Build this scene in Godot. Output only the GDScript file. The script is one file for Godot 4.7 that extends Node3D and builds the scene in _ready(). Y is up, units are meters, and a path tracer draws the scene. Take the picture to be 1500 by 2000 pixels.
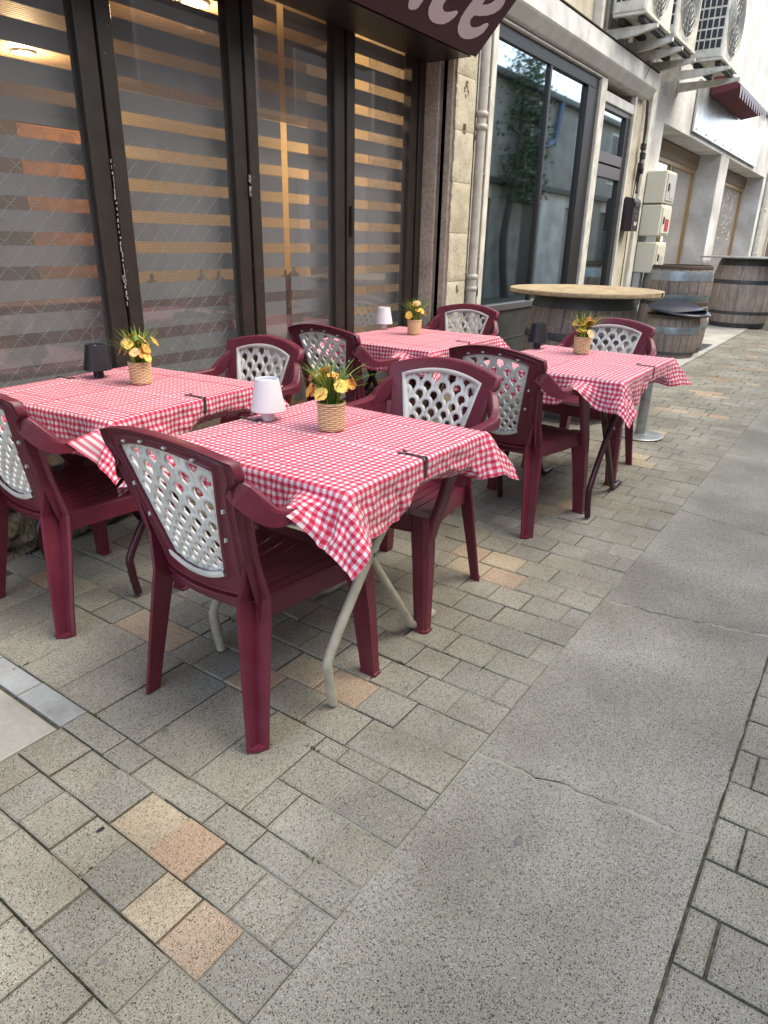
extends Node3D
# A narrow street with café tables under gingham cloths in front of a shop window. x runs along the street, y is up, z points from the shop fronts to the street.

const SLOPE := 0.006
var rng := RandomNumberGenerator.new()
var M := {}
var used := {}

# ---------- naming ----------
func numbered(called: String) -> String:
	if not used.has(called):
		used[called] = 0
		return called
	used[called] += 1
	return "%s_%03d" % [called, used[called]]

func tag(o: Node, label := "", category := "", group := "", kind := "") -> Node:
	if label: o.set_meta("label", label)
	if category: o.set_meta("category", category)
	if group: o.set_meta("group", group)
	if kind: o.set_meta("kind", kind)
	return o

func thing(called: String, label: String, category: String, at := Vector3.ZERO, turn := 0.0, group := "", kind := "") -> Node3D:
	var o := Node3D.new()
	o.name = numbered(called)
	add_child(o)
	o.position = at
	o.rotation.y = turn
	tag(o, label, category, group, kind)
	return o

func part(called: String, mesh: Mesh, m: Material, parent: Node, at := Vector3.ZERO, rot := Vector3.ZERO) -> MeshInstance3D:
	var o := MeshInstance3D.new()
	o.mesh = mesh
	o.material_override = m
	o.position = at
	o.rotation = rot
	if parent == self:
		o.name = numbered(called)
		add_child(o)
	else:
		var n := 0
		var nm := called
		while parent.has_node(nm):
			n += 1
			nm = "%s_%03d" % [called, n]
		o.name = nm
		parent.add_child(o)
	return o

func quick(called: String, count: Dictionary, mesh: Mesh, m: Material, parent: Node) -> MeshInstance3D:   # for hundreds of alike pieces
	var o := MeshInstance3D.new()
	o.mesh = mesh
	o.material_override = m
	var n: int = count.get(called, 0)
	count[called] = n + 1
	o.name = called if n == 0 else "%s_%03d" % [called, n]
	parent.add_child(o)
	return o

func dup(src: Node3D, called: String, label: String, at: Vector3, turn: float) -> Node3D:
	var c: Node3D = src.duplicate()
	c.name = numbered(called)
	add_child(c)
	c.position = at
	c.rotation.y = turn
	c.set_meta("label", label)
	return c

func gy(x: float) -> float:
	return SLOPE * (x - 1.3)

# ---------- mesh building ----------
class MB:
	var v := PackedVector3Array()
	var n := PackedVector3Array()
	var uv := PackedVector2Array()
	func tri(a: Vector3, b: Vector3, c: Vector3, na: Vector3, nb: Vector3, nc: Vector3, ua := Vector2(), ub := Vector2(), uc := Vector2()) -> void:
		if (b - a).cross(c - a).dot(na + nb + nc) > 0.0:
			v.append(a); v.append(c); v.append(b)
			n.append(na); n.append(nc); n.append(nb)
			uv.append(ua); uv.append(uc); uv.append(ub)
		else:
			v.append(a); v.append(b); v.append(c)
			n.append(na); n.append(nb); n.append(nc)
			uv.append(ua); uv.append(ub); uv.append(uc)
	func quad(a: Vector3, b: Vector3, c: Vector3, d: Vector3, out: Vector3) -> void:   # flat, turned towards out
		var nn := (c - a).cross(d - b).normalized()
		if nn.dot(out) < 0.0: nn = -nn
		var w := (b - a).length()
		var h := (d - a).length()
		tri(a, b, c, nn, nn, nn, Vector2(0, 0), Vector2(w, 0), Vector2(w, h))
		tri(a, c, d, nn, nn, nn, Vector2(0, 0), Vector2(w, h), Vector2(0, h))
	func box(c: Vector3, s: Vector3, bev := 0.0, b := Basis()) -> void:
		var h := s * 0.5
		var e := minf(bev, minf(h.x, minf(h.y, h.z)) * 0.9)
		for ax in 3:
			for sg in [-1.0, 1.0]:
				var u := (ax + 1) % 3
				var w := (ax + 2) % 3
				var p := []
				for k in [[-1, -1], [1, -1], [1, 1], [-1, 1]]:
					var q := Vector3()
					q[ax] = sg * h[ax]
					q[u] = k[0] * (h[u] - e)
					q[w] = k[1] * (h[w] - e)
					p.append(c + b * q)
				var o := Vector3()
				o[ax] = sg
				quad(p[0], p[1], p[2], p[3], b * o)
		if e <= 0.0: return
		for ax in 3:   # edges along ax
			var u := (ax + 1) % 3
			var w := (ax + 2) % 3
			for su in [-1.0, 1.0]:
				for sw in [-1.0, 1.0]:
					var p := []
					for k in [[-1, 0], [1, 0], [1, 1], [-1, 1]]:
						var q := Vector3()
						q[ax] = k[0] * (h[ax] - e)
						q[u] = su * (h[u] if k[1] == 0 else h[u] - e)
						q[w] = sw * (h[w] - e if k[1] == 0 else h[w])
						p.append(c + b * q)
					var o := Vector3()
					o[u] = su
					o[w] = sw
					quad(p[0], p[1], p[2], p[3], b * o)
		for sx in [-1.0, 1.0]:
			for sy in [-1.0, 1.0]:
				for sz in [-1.0, 1.0]:
					var g := Vector3(sx, sy, sz)
					var i := h - Vector3(e, e, e)
					var a := c + b * Vector3(sx * h.x, sy * i.y, sz * i.z)
					var d := c + b * Vector3(sx * i.x, sy * h.y, sz * i.z)
					var f := c + b * Vector3(sx * i.x, sy * i.y, sz * h.z)
					var nn := (b * g).normalized()
					tri(a, d, f, nn, nn, nn)
	func grid(p: Array, closed_i := false, closed_j := false, flip := false, uvs := []) -> void:   # p[i][j]; smooth normals
		var ni := p.size()
		var nj: int = p[0].size()
		var nr := []
		for i in ni:
			var row := []
			for j in nj:
				var i0 := i - 1
				var i1 := i + 1
				if closed_i:
					i0 = (i0 + ni) % ni
					i1 = i1 % ni
				else:
					i0 = maxi(i0, 0)
					i1 = mini(i1, ni - 1)
				var j0 := j - 1
				var j1 := j + 1
				if closed_j:
					j0 = (j0 + nj) % nj
					j1 = j1 % nj
				else:
					j0 = maxi(j0, 0)
					j1 = mini(j1, nj - 1)
				var nn: Vector3 = (p[i1][j] - p[i0][j]).cross(p[i][j1] - p[i][j0])
				if nn.length() < 1e-12: nn = Vector3.UP
				nn = nn.normalized()
				row.append(-nn if flip else nn)
			nr.append(row)
		for i in (ni if closed_i else ni - 1):
			var k := (i + 1) % ni
			for j in (nj if closed_j else nj - 1):
				var l := (j + 1) % nj
				var u := [Vector2(i, j), Vector2(i + 1, j), Vector2(i + 1, j + 1), Vector2(i, j + 1)]
				if uvs.size(): u = [uvs[i][j], uvs[k][j], uvs[k][l], uvs[i][l]]
				tri(p[i][j], p[k][j], p[k][l], nr[i][j], nr[k][j], nr[k][l], u[0], u[1], u[2])
				tri(p[i][j], p[k][l], p[i][l], nr[i][j], nr[k][l], nr[i][l], u[0], u[2], u[3])
	func lathe(prof: Array, seg := 24, c := Vector3.ZERO, b := Basis(), sharp := false) -> void:   # prof: Vector2(radius, height) upwards
		if sharp:
			for k in prof.size() - 1: lathe([prof[k], prof[k + 1]], seg, c, b)
			return
		var p := []
		var uvs := []
		for k in prof.size():
			var row := []
			var ur := []
			for s in seg + 1:
				var a := TAU * s / seg
				row.append(c + b * Vector3(prof[k].x * cos(a), prof[k].y, prof[k].x * sin(a)))
				ur.append(Vector2(float(s) / seg, prof[k].y))
			p.append(row)
			uvs.append(ur)
		# the normal must point away from the axis (for rings) or along the axis (for lids)
		var d: Vector2 = prof[-1] - prof[0]
		grid(p, false, false, false, uvs)
		if absf(d.y) < 1e-9 and absf(d.x) < 1e-9: return
	func disc(c: Vector3, r: float, up: Vector3, seg := 24, rx := 0.0) -> void:
		var b := Basis(Quaternion(Vector3.UP, up.normalized())) if up.normalized().dot(Vector3.DOWN) < 0.999 else Basis(Vector3.RIGHT, PI)
		for s in seg:
			var a := TAU * s / seg
			var e := TAU * (s + 1) / seg
			var p1 := c + b * Vector3(r * cos(a), 0, r * sin(a))
			var p2 := c + b * Vector3(r * cos(e), 0, r * sin(e))
			var nn := up.normalized()
			tri(c, p1, p2, nn, nn, nn, Vector2(0.5, 0.5), Vector2(0.5 + 0.5 * cos(a), 0.5 + 0.5 * sin(a)), Vector2(0.5 + 0.5 * cos(e), 0.5 + 0.5 * sin(e)))
	func tube(path: Array, r, seg := 10, cap := true) -> void:
		var p := []
		var side := Vector3.ZERO
		for i in path.size():
			var t: Vector3 = (path[mini(i + 1, path.size() - 1)] - path[maxi(i - 1, 0)]).normalized()
			if i == 0: side = t.cross(Vector3.UP if absf(t.y) < 0.9 else Vector3.RIGHT).normalized()
			side = (side - t * side.dot(t)).normalized()
			var o := t.cross(side)
			var row := []
			var rr: float = r[i] if r is Array else r
			for s in seg:
				var a := TAU * s / seg
				row.append(path[i] + (side * cos(a) + o * sin(a)) * rr)
			p.append(row)
		grid(p, false, true, true)
		if cap:
			var ta: Vector3 = (path[0] - path[1]).normalized()
			var tb: Vector3 = (path[-1] - path[-2]).normalized()
			disc(path[0], r[0] if r is Array else r, ta, seg)
			disc(path[-1], r[-1] if r is Array else r, tb, seg)
	func loft(sections: Array, cap := true) -> void:   # flat-sided bar through rings of points
		var ns: int = sections[0].size()
		for i in sections.size() - 1:
			var mid := Vector3.ZERO
			for k in ns: mid += (sections[i][k] + sections[i + 1][k]) / (2.0 * ns)
			for k in ns:
				var l := (k + 1) % ns
				var c: Vector3 = (sections[i][k] + sections[i][l] + sections[i + 1][k] + sections[i + 1][l]) / 4.0
				quad(sections[i][k], sections[i][l], sections[i + 1][l], sections[i + 1][k], c - mid)
		if cap:
			for e in [0, sections.size() - 1]:
				var o: Vector3 = sections[e][0] - sections[1 if e == 0 else e - 1][0]
				for k in range(1, ns - 1):
					var nn: Vector3 = (sections[e][k] - sections[e][0]).cross(sections[e][k + 1] - sections[e][0]).normalized()
					if nn.dot(o) < 0.0: nn = -nn
					tri(sections[e][0], sections[e][k], sections[e][k + 1], nn, nn, nn)
	func paver(x0: float, x1: float, z0: float, z1: float, y: float, tilt: Vector2, t := 0.05, e := 0.006) -> void:
		var c := Vector3((x0 + x1) * 0.5, y, (z0 + z1) * 0.5)
		var top := []
		var rim := []
		var low := []
		for k in [[x0, z0], [x1, z0], [x1, z1], [x0, z1]]:
			var d := Vector2(k[0] - c.x, k[1] - c.z)
			var h := y + d.x * tilt.x + d.y * tilt.y
			var i := Vector2(d.x - e * signf(d.x), d.y - e * signf(d.y))
			top.append(Vector3(c.x + i.x, h, c.z + i.y))
			rim.append(Vector3(k[0], h - e * 0.75, k[1]))
			low.append(Vector3(k[0], h - t, k[1]))
		quad(top[0], top[1], top[2], top[3], Vector3.UP)
		for k in 4:
			var l := (k + 1) % 4
			var o: Vector3 = (rim[k] + rim[l]) * 0.5 - c
			quad(top[k], top[l], rim[l], rim[k], o + Vector3.UP * 0.1)
			quad(rim[k], rim[l], low[l], low[k], o)
	func mesh() -> ArrayMesh:
		var a := []
		a.resize(Mesh.ARRAY_MAX)
		a[Mesh.ARRAY_VERTEX] = v
		a[Mesh.ARRAY_NORMAL] = n
		a[Mesh.ARRAY_TEX_UV] = uv
		var m := ArrayMesh.new()
		m.add_surface_from_arrays(Mesh.PRIMITIVE_TRIANGLES, a)
		return m

func bx(c: Vector3, s: Vector3, bev := 0.0) -> ArrayMesh:
	var b := MB.new()
	b.box(c, s, bev)
	return b.mesh()

func span(x0: float, x1: float, y0: float, y1: float, z0: float, z1: float, bev := 0.0) -> ArrayMesh:
	return bx(Vector3((x0 + x1) / 2, (y0 + y1) / 2, (z0 + z1) / 2), Vector3(absf(x1 - x0), absf(y1 - y0), absf(z1 - z0)), bev)

func tubes(path: Array, r, seg := 10) -> ArrayMesh:
	var b := MB.new()
	b.tube(path, r, seg)
	return b.mesh()

func smooth_path(pts: Array, per := 6) -> Array:   # Catmull-Rom
	var out := []
	for i in pts.size() - 1:
		var a: Vector3 = pts[maxi(i - 1, 0)]
		var b: Vector3 = pts[i]
		var c: Vector3 = pts[i + 1]
		var d: Vector3 = pts[mini(i + 2, pts.size() - 1)]
		for k in per:
			out.append(b.cubic_interpolate(c, a, d, float(k) / per))
	out.append(pts[-1])
	return out

# ---------- textures and materials ----------
func lin(r: float, g: float, b: float) -> Color:
	return Color(r, g, b).linear_to_srgb()

func noise_tex(freq: float, c0: Color, c1: Color, sd: int, size := 512, oct := 4, mid = null, normal := 0.0) -> NoiseTexture2D:
	var f := FastNoiseLite.new()
	f.noise_type = FastNoiseLite.TYPE_SIMPLEX_SMOOTH
	f.seed = sd
	f.frequency = freq
	f.fractal_octaves = oct
	var t := NoiseTexture2D.new()
	t.width = size
	t.height = size
	t.seamless = true
	t.noise = f
	if normal > 0.0:
		t.as_normal_map = true
		t.bump_strength = normal
	else:
		var g := Gradient.new()
		g.set_color(0, c0)
		g.set_color(1, c1)
		if mid: g.add_point(0.5, mid)
		t.color_ramp = g
	return t

func mat(c: Color, rough := 0.7, metal := 0.0) -> StandardMaterial3D:
	var m := StandardMaterial3D.new()
	m.albedo_color = c
	m.roughness = rough
	m.metallic = metal
	return m

func tri_tex(m: StandardMaterial3D, t: Texture2D, per_metre: float, world := true) -> StandardMaterial3D:
	m.albedo_texture = t
	m.uv1_triplanar = true
	m.uv1_world_triplanar = world
	m.uv1_scale = Vector3.ONE * per_metre
	return m

func dirt(m: StandardMaterial3D, t: Texture2D, per_metre: float) -> StandardMaterial3D:   # multiplies a slow stain over the colour
	m.detail_enabled = true
	m.detail_blend_mode = BaseMaterial3D.BLEND_MODE_MUL
	m.detail_albedo = t
	m.detail_uv_layer = BaseMaterial3D.DETAIL_UV_2
	m.uv2_triplanar = true
	m.uv2_world_triplanar = true
	m.uv2_scale = Vector3.ONE * per_metre
	return m

func relief(m: StandardMaterial3D, t: Texture2D, cm: float) -> StandardMaterial3D:
	m.heightmap_enabled = true
	m.heightmap_texture = t
	m.heightmap_scale = cm
	return m

func aggregate(size: int, base: Color, dark: float, dots: int, sd: int) -> ImageTexture:   # exposed aggregate: grey mortar with dark, pale and tan chips
	var r := RandomNumberGenerator.new()
	r.seed = sd
	var d := PackedByteArray()
	d.resize(size * size * 3)
	for i in size * size:
		var k := 0.82 + 0.3 * r.randf()
		d[i * 3] = clampi(int(base.r8 * k), 0, 255)
		d[i * 3 + 1] = clampi(int(base.g8 * k), 0, 255)
		d[i * 3 + 2] = clampi(int(base.b8 * k), 0, 255)
	for q in dots:
		var cx := r.randi() % size
		var cy := r.randi() % size
		var kind := r.randf()
		var rad := 1.0 + 2.3 * pow(r.randf(), 2.0)
		if r.randf() < 0.03: rad += 1.8
		var mul := dark * (0.6 + 0.8 * r.randf())
		var tint := Vector3(1, 1, 1)
		if kind > 0.66:
			mul = 1.10 + 0.26 * r.randf()
			rad *= 0.75
		elif kind > 0.40:
			mul = 0.80 + 0.15 * r.randf()
			tint = Vector3(1.04, 0.99, 0.90)
		var st := 0.6 + 0.8 * r.randf()
		var n := int(ceil(rad * 1.4))
		for y in range(-n, n + 1):
			for x in range(-n, n + 1):
				if x * x * st + y * y / st > rad * rad: continue
				var i := (posmod(cy + y, size) * size + posmod(cx + x, size)) * 3
				d[i] = clampi(int(base.r8 * mul * tint.x), 0, 255)
				d[i + 1] = clampi(int(base.g8 * mul * tint.y), 0, 255)
				d[i + 2] = clampi(int(base.b8 * mul * tint.z), 0, 255)
	return ImageTexture.create_from_image(Image.create_from_data(size, size, false, Image.FORMAT_RGB8, d))

func gingham() -> ImageTexture:   # eight checks of woven red and white
	var n := 512
	var per := 64
	var r := RandomNumberGenerator.new()
	r.seed = 5
	var d := PackedByteArray()
	d.resize(n * n * 3)
	for y in n:
		for x in n:
			var a := (x % per) < per / 2
			var b := (y % per) < per / 2
			var c := Vector3(226, 222, 224)
			if a and b: c = Vector3(198, 24, 60)
			elif a or b:
				# warp and weft cross: fine threads of both colours
				var th := ((x + y) % 4) < 2
				c = Vector3(214, 84, 114) if th else Vector3(228, 136, 158)
			var k := 0.93 + 0.1 * r.randf() - (0.05 if (x % 4 == 0 or y % 4 == 0) else 0.0)
			var i := (y * n + x) * 3
			d[i] = clampi(int(c.x * k), 0, 255)
			d[i + 1] = clampi(int(c.y * k), 0, 255)
			d[i + 2] = clampi(int(c.z * k), 0, 255)
	return ImageTexture.create_from_image(Image.create_from_data(n, n, false, Image.FORMAT_RGB8, d))

func scuffed(base: Color, sd: int) -> ImageTexture:   # moulded plastic: slow fading, fine dust, pale scratches and knocks
	var n := 512
	var f := FastNoiseLite.new()
	f.seed = sd
	f.frequency = 0.012
	f.fractal_octaves = 4
	var r := RandomNumberGenerator.new()
	r.seed = sd
	var im := Image.create(n, n, false, Image.FORMAT_RGB8)
	var pale := Color(0.62, 0.40, 0.44)
	for y in n:
		for x in n:
			var fade := clampf(0.15 + 0.26 * f.get_noise_2d(x, y), 0.0, 0.4)
			im.set_pixel(x, y, (base * (0.95 + 0.10 * r.randf())).lerp(pale, fade * 0.55 + (0.10 if r.randf() < 0.02 else 0.0)))
	for k in 150:
		var p := Vector2(r.randf() * n, r.randf() * n)
		var d := Vector2(r.randfn(), r.randfn()).normalized()
		var len := 2.0 + 14.0 * pow(r.randf(), 3.0)
		var c := base.lerp(pale, r.randf_range(0.25, 0.8))
		for s in int(len * 2):
			var q := p + d * (s * 0.5)
			im.set_pixel(posmod(int(q.x), n), posmod(int(q.y), n), c)
	return ImageTexture.create_from_image(im)

func weave_tex() -> ImageTexture:   # rope basket: rows of plaited strands
	var n := 256
	var r := RandomNumberGenerator.new()
	r.seed = 9
	var d := PackedByteArray()
	d.resize(n * n * 3)
	for y in n:
		var row := y / 21
		for x in n:
			var fy := (y % 21) / 21.0
			var fx := fposmod(x / 32.0 + 0.5 * (row % 2) + 0.25 * (fy - 0.5), 1.0)
			var k := sqrt(maxf(0.0, sin(PI * fy))) * (0.55 + 0.45 * sqrt(sin(PI * fx)))
			k = (0.25 + 0.75 * k) * (0.88 + 0.2 * r.randf())
			var i := (y * n + x) * 3
			d[i] = clampi(int(232 * k), 0, 255)
			d[i + 1] = clampi(int(202 * k), 0, 255)
			d[i + 2] = clampi(int(154 * k), 0, 255)
	return ImageTexture.create_from_image(Image.create_from_data(n, n, false, Image.FORMAT_RGB8, d))

func wood_tex(c0: Color, c1: Color, sd: int) -> ImageTexture:   # grain runs along v
	var n := 256
	var f := FastNoiseLite.new()
	f.seed = sd
	f.frequency = 0.05
	f.fractal_octaves = 4
	var im := Image.create(n, n, false, Image.FORMAT_RGB8)
	for y in n:
		for x in n:
			var k := 0.5 + 0.6 * f.get_noise_3d(x * 2.4, y * 0.16, 0) + 0.35 * f.get_noise_3d(x * 0.3, y * 0.4, 50)
			im.set_pixel(x, y, c0.lerp(c1, clampf(k, 0, 1)))
	return ImageTexture.create_from_image(im)

func pane(alpha: float, tint: Color, metal := 0.0) -> StandardMaterial3D:
	var m := mat(Color(tint.r, tint.g, tint.b, alpha), 0.02, metal)
	m.transparency = BaseMaterial3D.TRANSPARENCY_ALPHA
	m.metallic_specular = 0.5
	return m

# ---------- the plastic armchair: forward is +x, the seat's width lies along z ----------
func seat_pos(u: float, v: float) -> Vector3:   # u -1..1 across, v 0..1 from back to front
	var x := lerpf(-0.162, 0.255, v) - 0.02 * u * u * v + (0.0 if v > 0.15 else -0.028 * (1.0 - u * u) * (1.0 - v / 0.15))
	var hw := lerpf(0.195, 0.252, smoothstep(0.0, 1.0, v))
	var dip := 0.024 * (1.0 - u * u) * sin(PI * clampf(0.12 + v * 0.8, 0, 1)) + 0.02 * (1.0 - v)
	return Vector3(x, 0.445 - dip - 0.012 * smoothstep(0.85, 1.0, v), u * hw)

func back_pt(z: float, y: float, off := 0.0) -> Vector3:   # leaning back, hollow towards the sitter
	var x := -0.142 - 0.285 * (y - 0.45) - 0.030 * (1.0 - pow(clampf(absf(z) / 0.25, 0, 1), 2.0))
	return Vector3(x + off, y, z)

func resample(pts: Array, n: int) -> Array:
	var l := [0.0]
	for i in pts.size() - 1: l.append(l[-1] + (pts[i + 1] - pts[i]).length())
	var out := []
	for k in n:
		var s: float = l[-1] * k / (n - 1)
		var i := 0
		while i < pts.size() - 2 and l[i + 1] < s: i += 1
		out.append(pts[i].lerp(pts[i + 1], clampf((s - l[i]) / maxf(l[i + 1] - l[i], 1e-6), 0, 1)))
	return out

func shell(pos: Callable, us: Array, vs: Array, holes: Callable, t: float) -> ArrayMesh:   # a moulded sheet with slots
	var b := MB.new()
	var up := []
	var dn := []
	for i in us.size():
		var r1 := []
		var r2 := []
		for j in vs.size():
			var p: Vector3 = pos.call(us[i], vs[j])
			r1.append(p)
			r2.append(p - Vector3(0, t, 0))
		up.append(r1)
		dn.append(r2)
	for i in us.size() - 1:
		for j in vs.size() - 1:
			if holes.call(i, j): continue
			b.quad(up[i][j], up[i + 1][j], up[i + 1][j + 1], up[i][j + 1], Vector3.UP)
			b.quad(dn[i][j], dn[i + 1][j], dn[i + 1][j + 1], dn[i][j + 1], Vector3.DOWN)
			for e in [[i - 1, j, 0, 0, 0, 1], [i + 1, j, 1, 0, 1, 1], [i, j - 1, 0, 0, 1, 0], [i, j + 1, 0, 1, 1, 1]]:
				var out: bool = e[0] < 0 or e[1] < 0 or e[0] >= us.size() - 1 or e[1] >= vs.size() - 1 or holes.call(e[0], e[1])
				if out:
					var a: Vector3 = up[i + e[2]][j + e[3]]
					var c: Vector3 = up[i + e[4]][j + e[5]]
					var mid: Vector3 = (up[i][j] + up[i + 1][j + 1]) * 0.5
					b.quad(a, c, c - Vector3(0, t, 0), a - Vector3(0, t, 0), (a + c) * 0.5 - mid)
	return b.mesh()

func panel_half(y: float) -> float:
	return lerpf(0.104, 0.182, clampf((y - 0.50) / 0.312, 0, 1.1))

func make_chair() -> Node3D:
	var o := thing("plastic_armchair", "burgundy plastic armchair", "chair", Vector3.ZERO, 0.0, "burgundy plastic armchairs at the café tables")
	# seat with eight slots, and the apron round it
	var us := [-1.0]
	var slot := {}
	for k in 8:
		var c := (k - 3.5) * 0.205
		us.append(c - 0.017)
		slot[us.size() - 1] = true
		us.append(c + 0.017)
	us.append(1.0)
	var uu := []
	var is_slot := []
	for i in us.size() - 1:   # split the wide strips for the curve
		uu.append(us[i])
		is_slot.append(slot.has(i))
		if not slot.has(i):
			for q in 2:
				uu.append(lerpf(us[i], us[i + 1], (q + 1) / 3.0))
				is_slot.append(false)
	uu.append(1.0)
	var vs := []
	for j in 15: vs.append(j / 14.0)
	var b := MB.new()
	part("seat", shell(seat_pos, uu, vs, func(i, j): return is_slot[i] and j >= 2 and j <= 11, 0.006), M.burgundy, o)
	var ring := []
	for j in 15: ring.append(seat_pos(-1, j / 14.0))
	for i in range(1, 12): ring.append(seat_pos(-1 + i / 6.0, 1))
	for j in 15: ring.append(seat_pos(1, 1 - j / 14.0))
	var rows := []
	for p in ring:
		var c := Vector3(0.03, p.y, 0)
		var d: Vector3 = (p - c).normalized()
		rows.append([p - d * 0.012, p - d * 0.003 + Vector3(0, -0.001, 0), p + d * 0.003 + Vector3(0, -0.007, 0), p + d * 0.005 + Vector3(0, -0.062, 0), p + d * 0.001 + Vector3(0, -0.064, 0), p - d * 0.002 + Vector3(0, -0.02, 0)])
	b.grid(rows, false, false, false)
	part("seat_apron", b.mesh(), M.burgundy, o)
	# back frame: a ring between the panel opening and the eared outline
	var inner := []
	var outer := []
	var side_in := resample([Vector2(0.102, 0.497), Vector2(0.178, 0.811)], 12)
	var side_out := [Vector2(0.198, 0.385), Vector2(0.196, 0.43), Vector2(0.198, 0.50), Vector2(0.204, 0.58), Vector2(0.212, 0.65), Vector2(0.220, 0.71), Vector2(0.226, 0.75), Vector2(0.229, 0.777), Vector2(0.236, 0.787), Vector2(0.249, 0.797), Vector2(0.252, 0.812), Vector2(0.249, 0.843)]
	for k in 12:
		inner.append(side_in[k])
		outer.append(side_out[k])
	for k in range(1, 16):
		var f := 1.0 - k / 8.0
		inner.append(Vector2(0.178 * f, 0.811 + 0.031 * (1 - f * f)))
		outer.append(Vector2(0.249 * f, 0.843 + 0.040 * (1 - f * f)))
	for k in 12:
		inner.append(side_in[11 - k] * Vector2(-1, 1))
		outer.append(side_out[11 - k] * Vector2(-1, 1))
	for k in range(1, 8):
		var f := k / 4.0 - 1.0
		inner.append(Vector2(0.102 * f, 0.497 - 0.028 * (1 - f * f)))
		outer.append(Vector2(0.198 * f, 0.385 - 0.004 * (1 - f * f)))
	b = MB.new()
	rows = []
	for k in inner.size():
		var i: Vector2 = inner[k]
		var q: Vector2 = outer[k]
		var row := []
		for s in [[0.0, -0.010], [0.0, 0.009], [0.10, 0.013], [0.85, 0.013], [0.97, 0.009], [1.0, 0.002], [1.0, -0.022], [0.93, -0.023], [0.90, -0.008], [0.62, -0.008], [0.59, -0.015], [0.53, -0.015], [0.50, -0.008], [0.16, -0.008], [0.13, -0.014], [0.02, -0.014]]:
			var p: Vector2 = i.lerp(q, s[0])
			row.append(back_pt(p.x, p.y, s[1]))
		rows.append(row)
	b.grid(rows, true, true, true)
	part("back_frame", b.mesh(), M.burgundy, o)
	# pegs that hold the panel, seen on the back of the frame
	for p in [[-0.13, 0.834], [-0.045, 0.850], [0.045, 0.850], [0.13, 0.834], [0.172, 0.70], [0.150, 0.61], [-0.172, 0.70], [-0.150, 0.61]]:
		b = MB.new()
		b.box(back_pt(p[0], p[1], -0.011), Vector3(0.012, 0.006, 0.012) if p[1] > 0.8 else Vector3(0.012, 0.011, 0.006), 0.001)
		part("peg", b.mesh(), M.white_plastic, o)
	# the white panel: a rim and rows of fish scales that narrow downwards
	b = MB.new()
	var rim := []
	for k in inner.size():
		var i: Vector2 = inner[k]
		var cc := Vector2(0, 0.70)
		var w := i + (cc - i).normalized() * 0.014
		var g := i - (cc - i).normalized() * 0.004
		rim.append([back_pt(g.x, g.y, 0.012), back_pt(g.x, g.y, 0.018), back_pt(w.x, w.y, 0.018), back_pt(w.x, w.y, -0.004), back_pt(g.x, g.y, -0.004)])
	b.grid(rim, true, true, true)
	var low := []
	for k in 17:
		var f := k / 8.0 - 1.0
		var y := 0.497 - 0.028 * (1 - f * f)
		var z := 0.109 * f
		low.append([back_pt(z, y + 0.008, -0.014), back_pt(z, y + 0.008, -0.021), back_pt(z, y - 0.010, -0.021), back_pt(z, y - 0.010, -0.014)])
	b.grid(low, false, true, true)
	part("panel_rim", b.mesh(), M.white_plastic, o)
	b = MB.new()
	var y := 0.482
	var row_no := 0
	while y < 0.838:
		var pitch := 2.0 * panel_half(y) / 5.0
		for k in range(-3, 4):
			var cz := (k + (0.5 if row_no % 2 == 1 else 0.0)) * pitch
			if absf(cz) > panel_half(y) + pitch * 0.2: continue
			var band := []
			for a in 15:
				var ang := deg_to_rad(-30.0 + 240.0 * a / 14.0)
				var r_mid := pitch * 0.385
				var hw := pitch * 0.120
				var sec := []
				for s in [[-1.0, -0.005], [-1.0, 0.003], [-0.6, 0.006], [0.6, 0.006], [1.0, 0.003], [1.0, -0.005]]:
					var rr: float = r_mid + hw * s[0]
					var z := cz + rr * cos(ang)
					var yy := y + rr * sin(ang) * (1.0 if sin(ang) > 0 else 1.25)
					var mx := panel_half(yy) - 0.004
					z = clampf(z, -mx, mx)
					var top := 0.811 + 0.031 * (1.0 - pow(z / 0.178, 2.0)) - 0.004
					yy = minf(yy, top)
					yy = maxf(yy, 0.472)
					sec.append(back_pt(z, yy, s[1] + (0.0006 if row_no % 2 == 1 else 0.0) + 0.0002 * (k % 2)))
				band.append(sec)
			b.grid(band, false, true, true)
		y += pitch * 0.56
		row_no += 1
	part("lattice_panel", b.mesh(), M.white_plastic, o)
	# arms: from the ear down to the elbow, forward, and down a blade into the front leg
	for sg in [1.0, -1.0]:
		b = MB.new()
		var pts := [Vector3(-0.245, 0.775, 0.214), Vector3(-0.232, 0.757, 0.236), Vector3(-0.205, 0.718, 0.265), Vector3(-0.172, 0.692, 0.283), Vector3(-0.10, 0.690, 0.288), Vector3(0.06, 0.688, 0.288), Vector3(0.130, 0.682, 0.282), Vector3(0.165, 0.668, 0.276)]
		var hh := [0.026, 0.032, 0.030, 0.021, 0.015, 0.014, 0.014, 0.012]
		var hw := [0.010, 0.015, 0.018, 0.020, 0.020, 0.020, 0.020, 0.018]
		var secs := []
		var fine := smooth_path(pts, 3)
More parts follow.
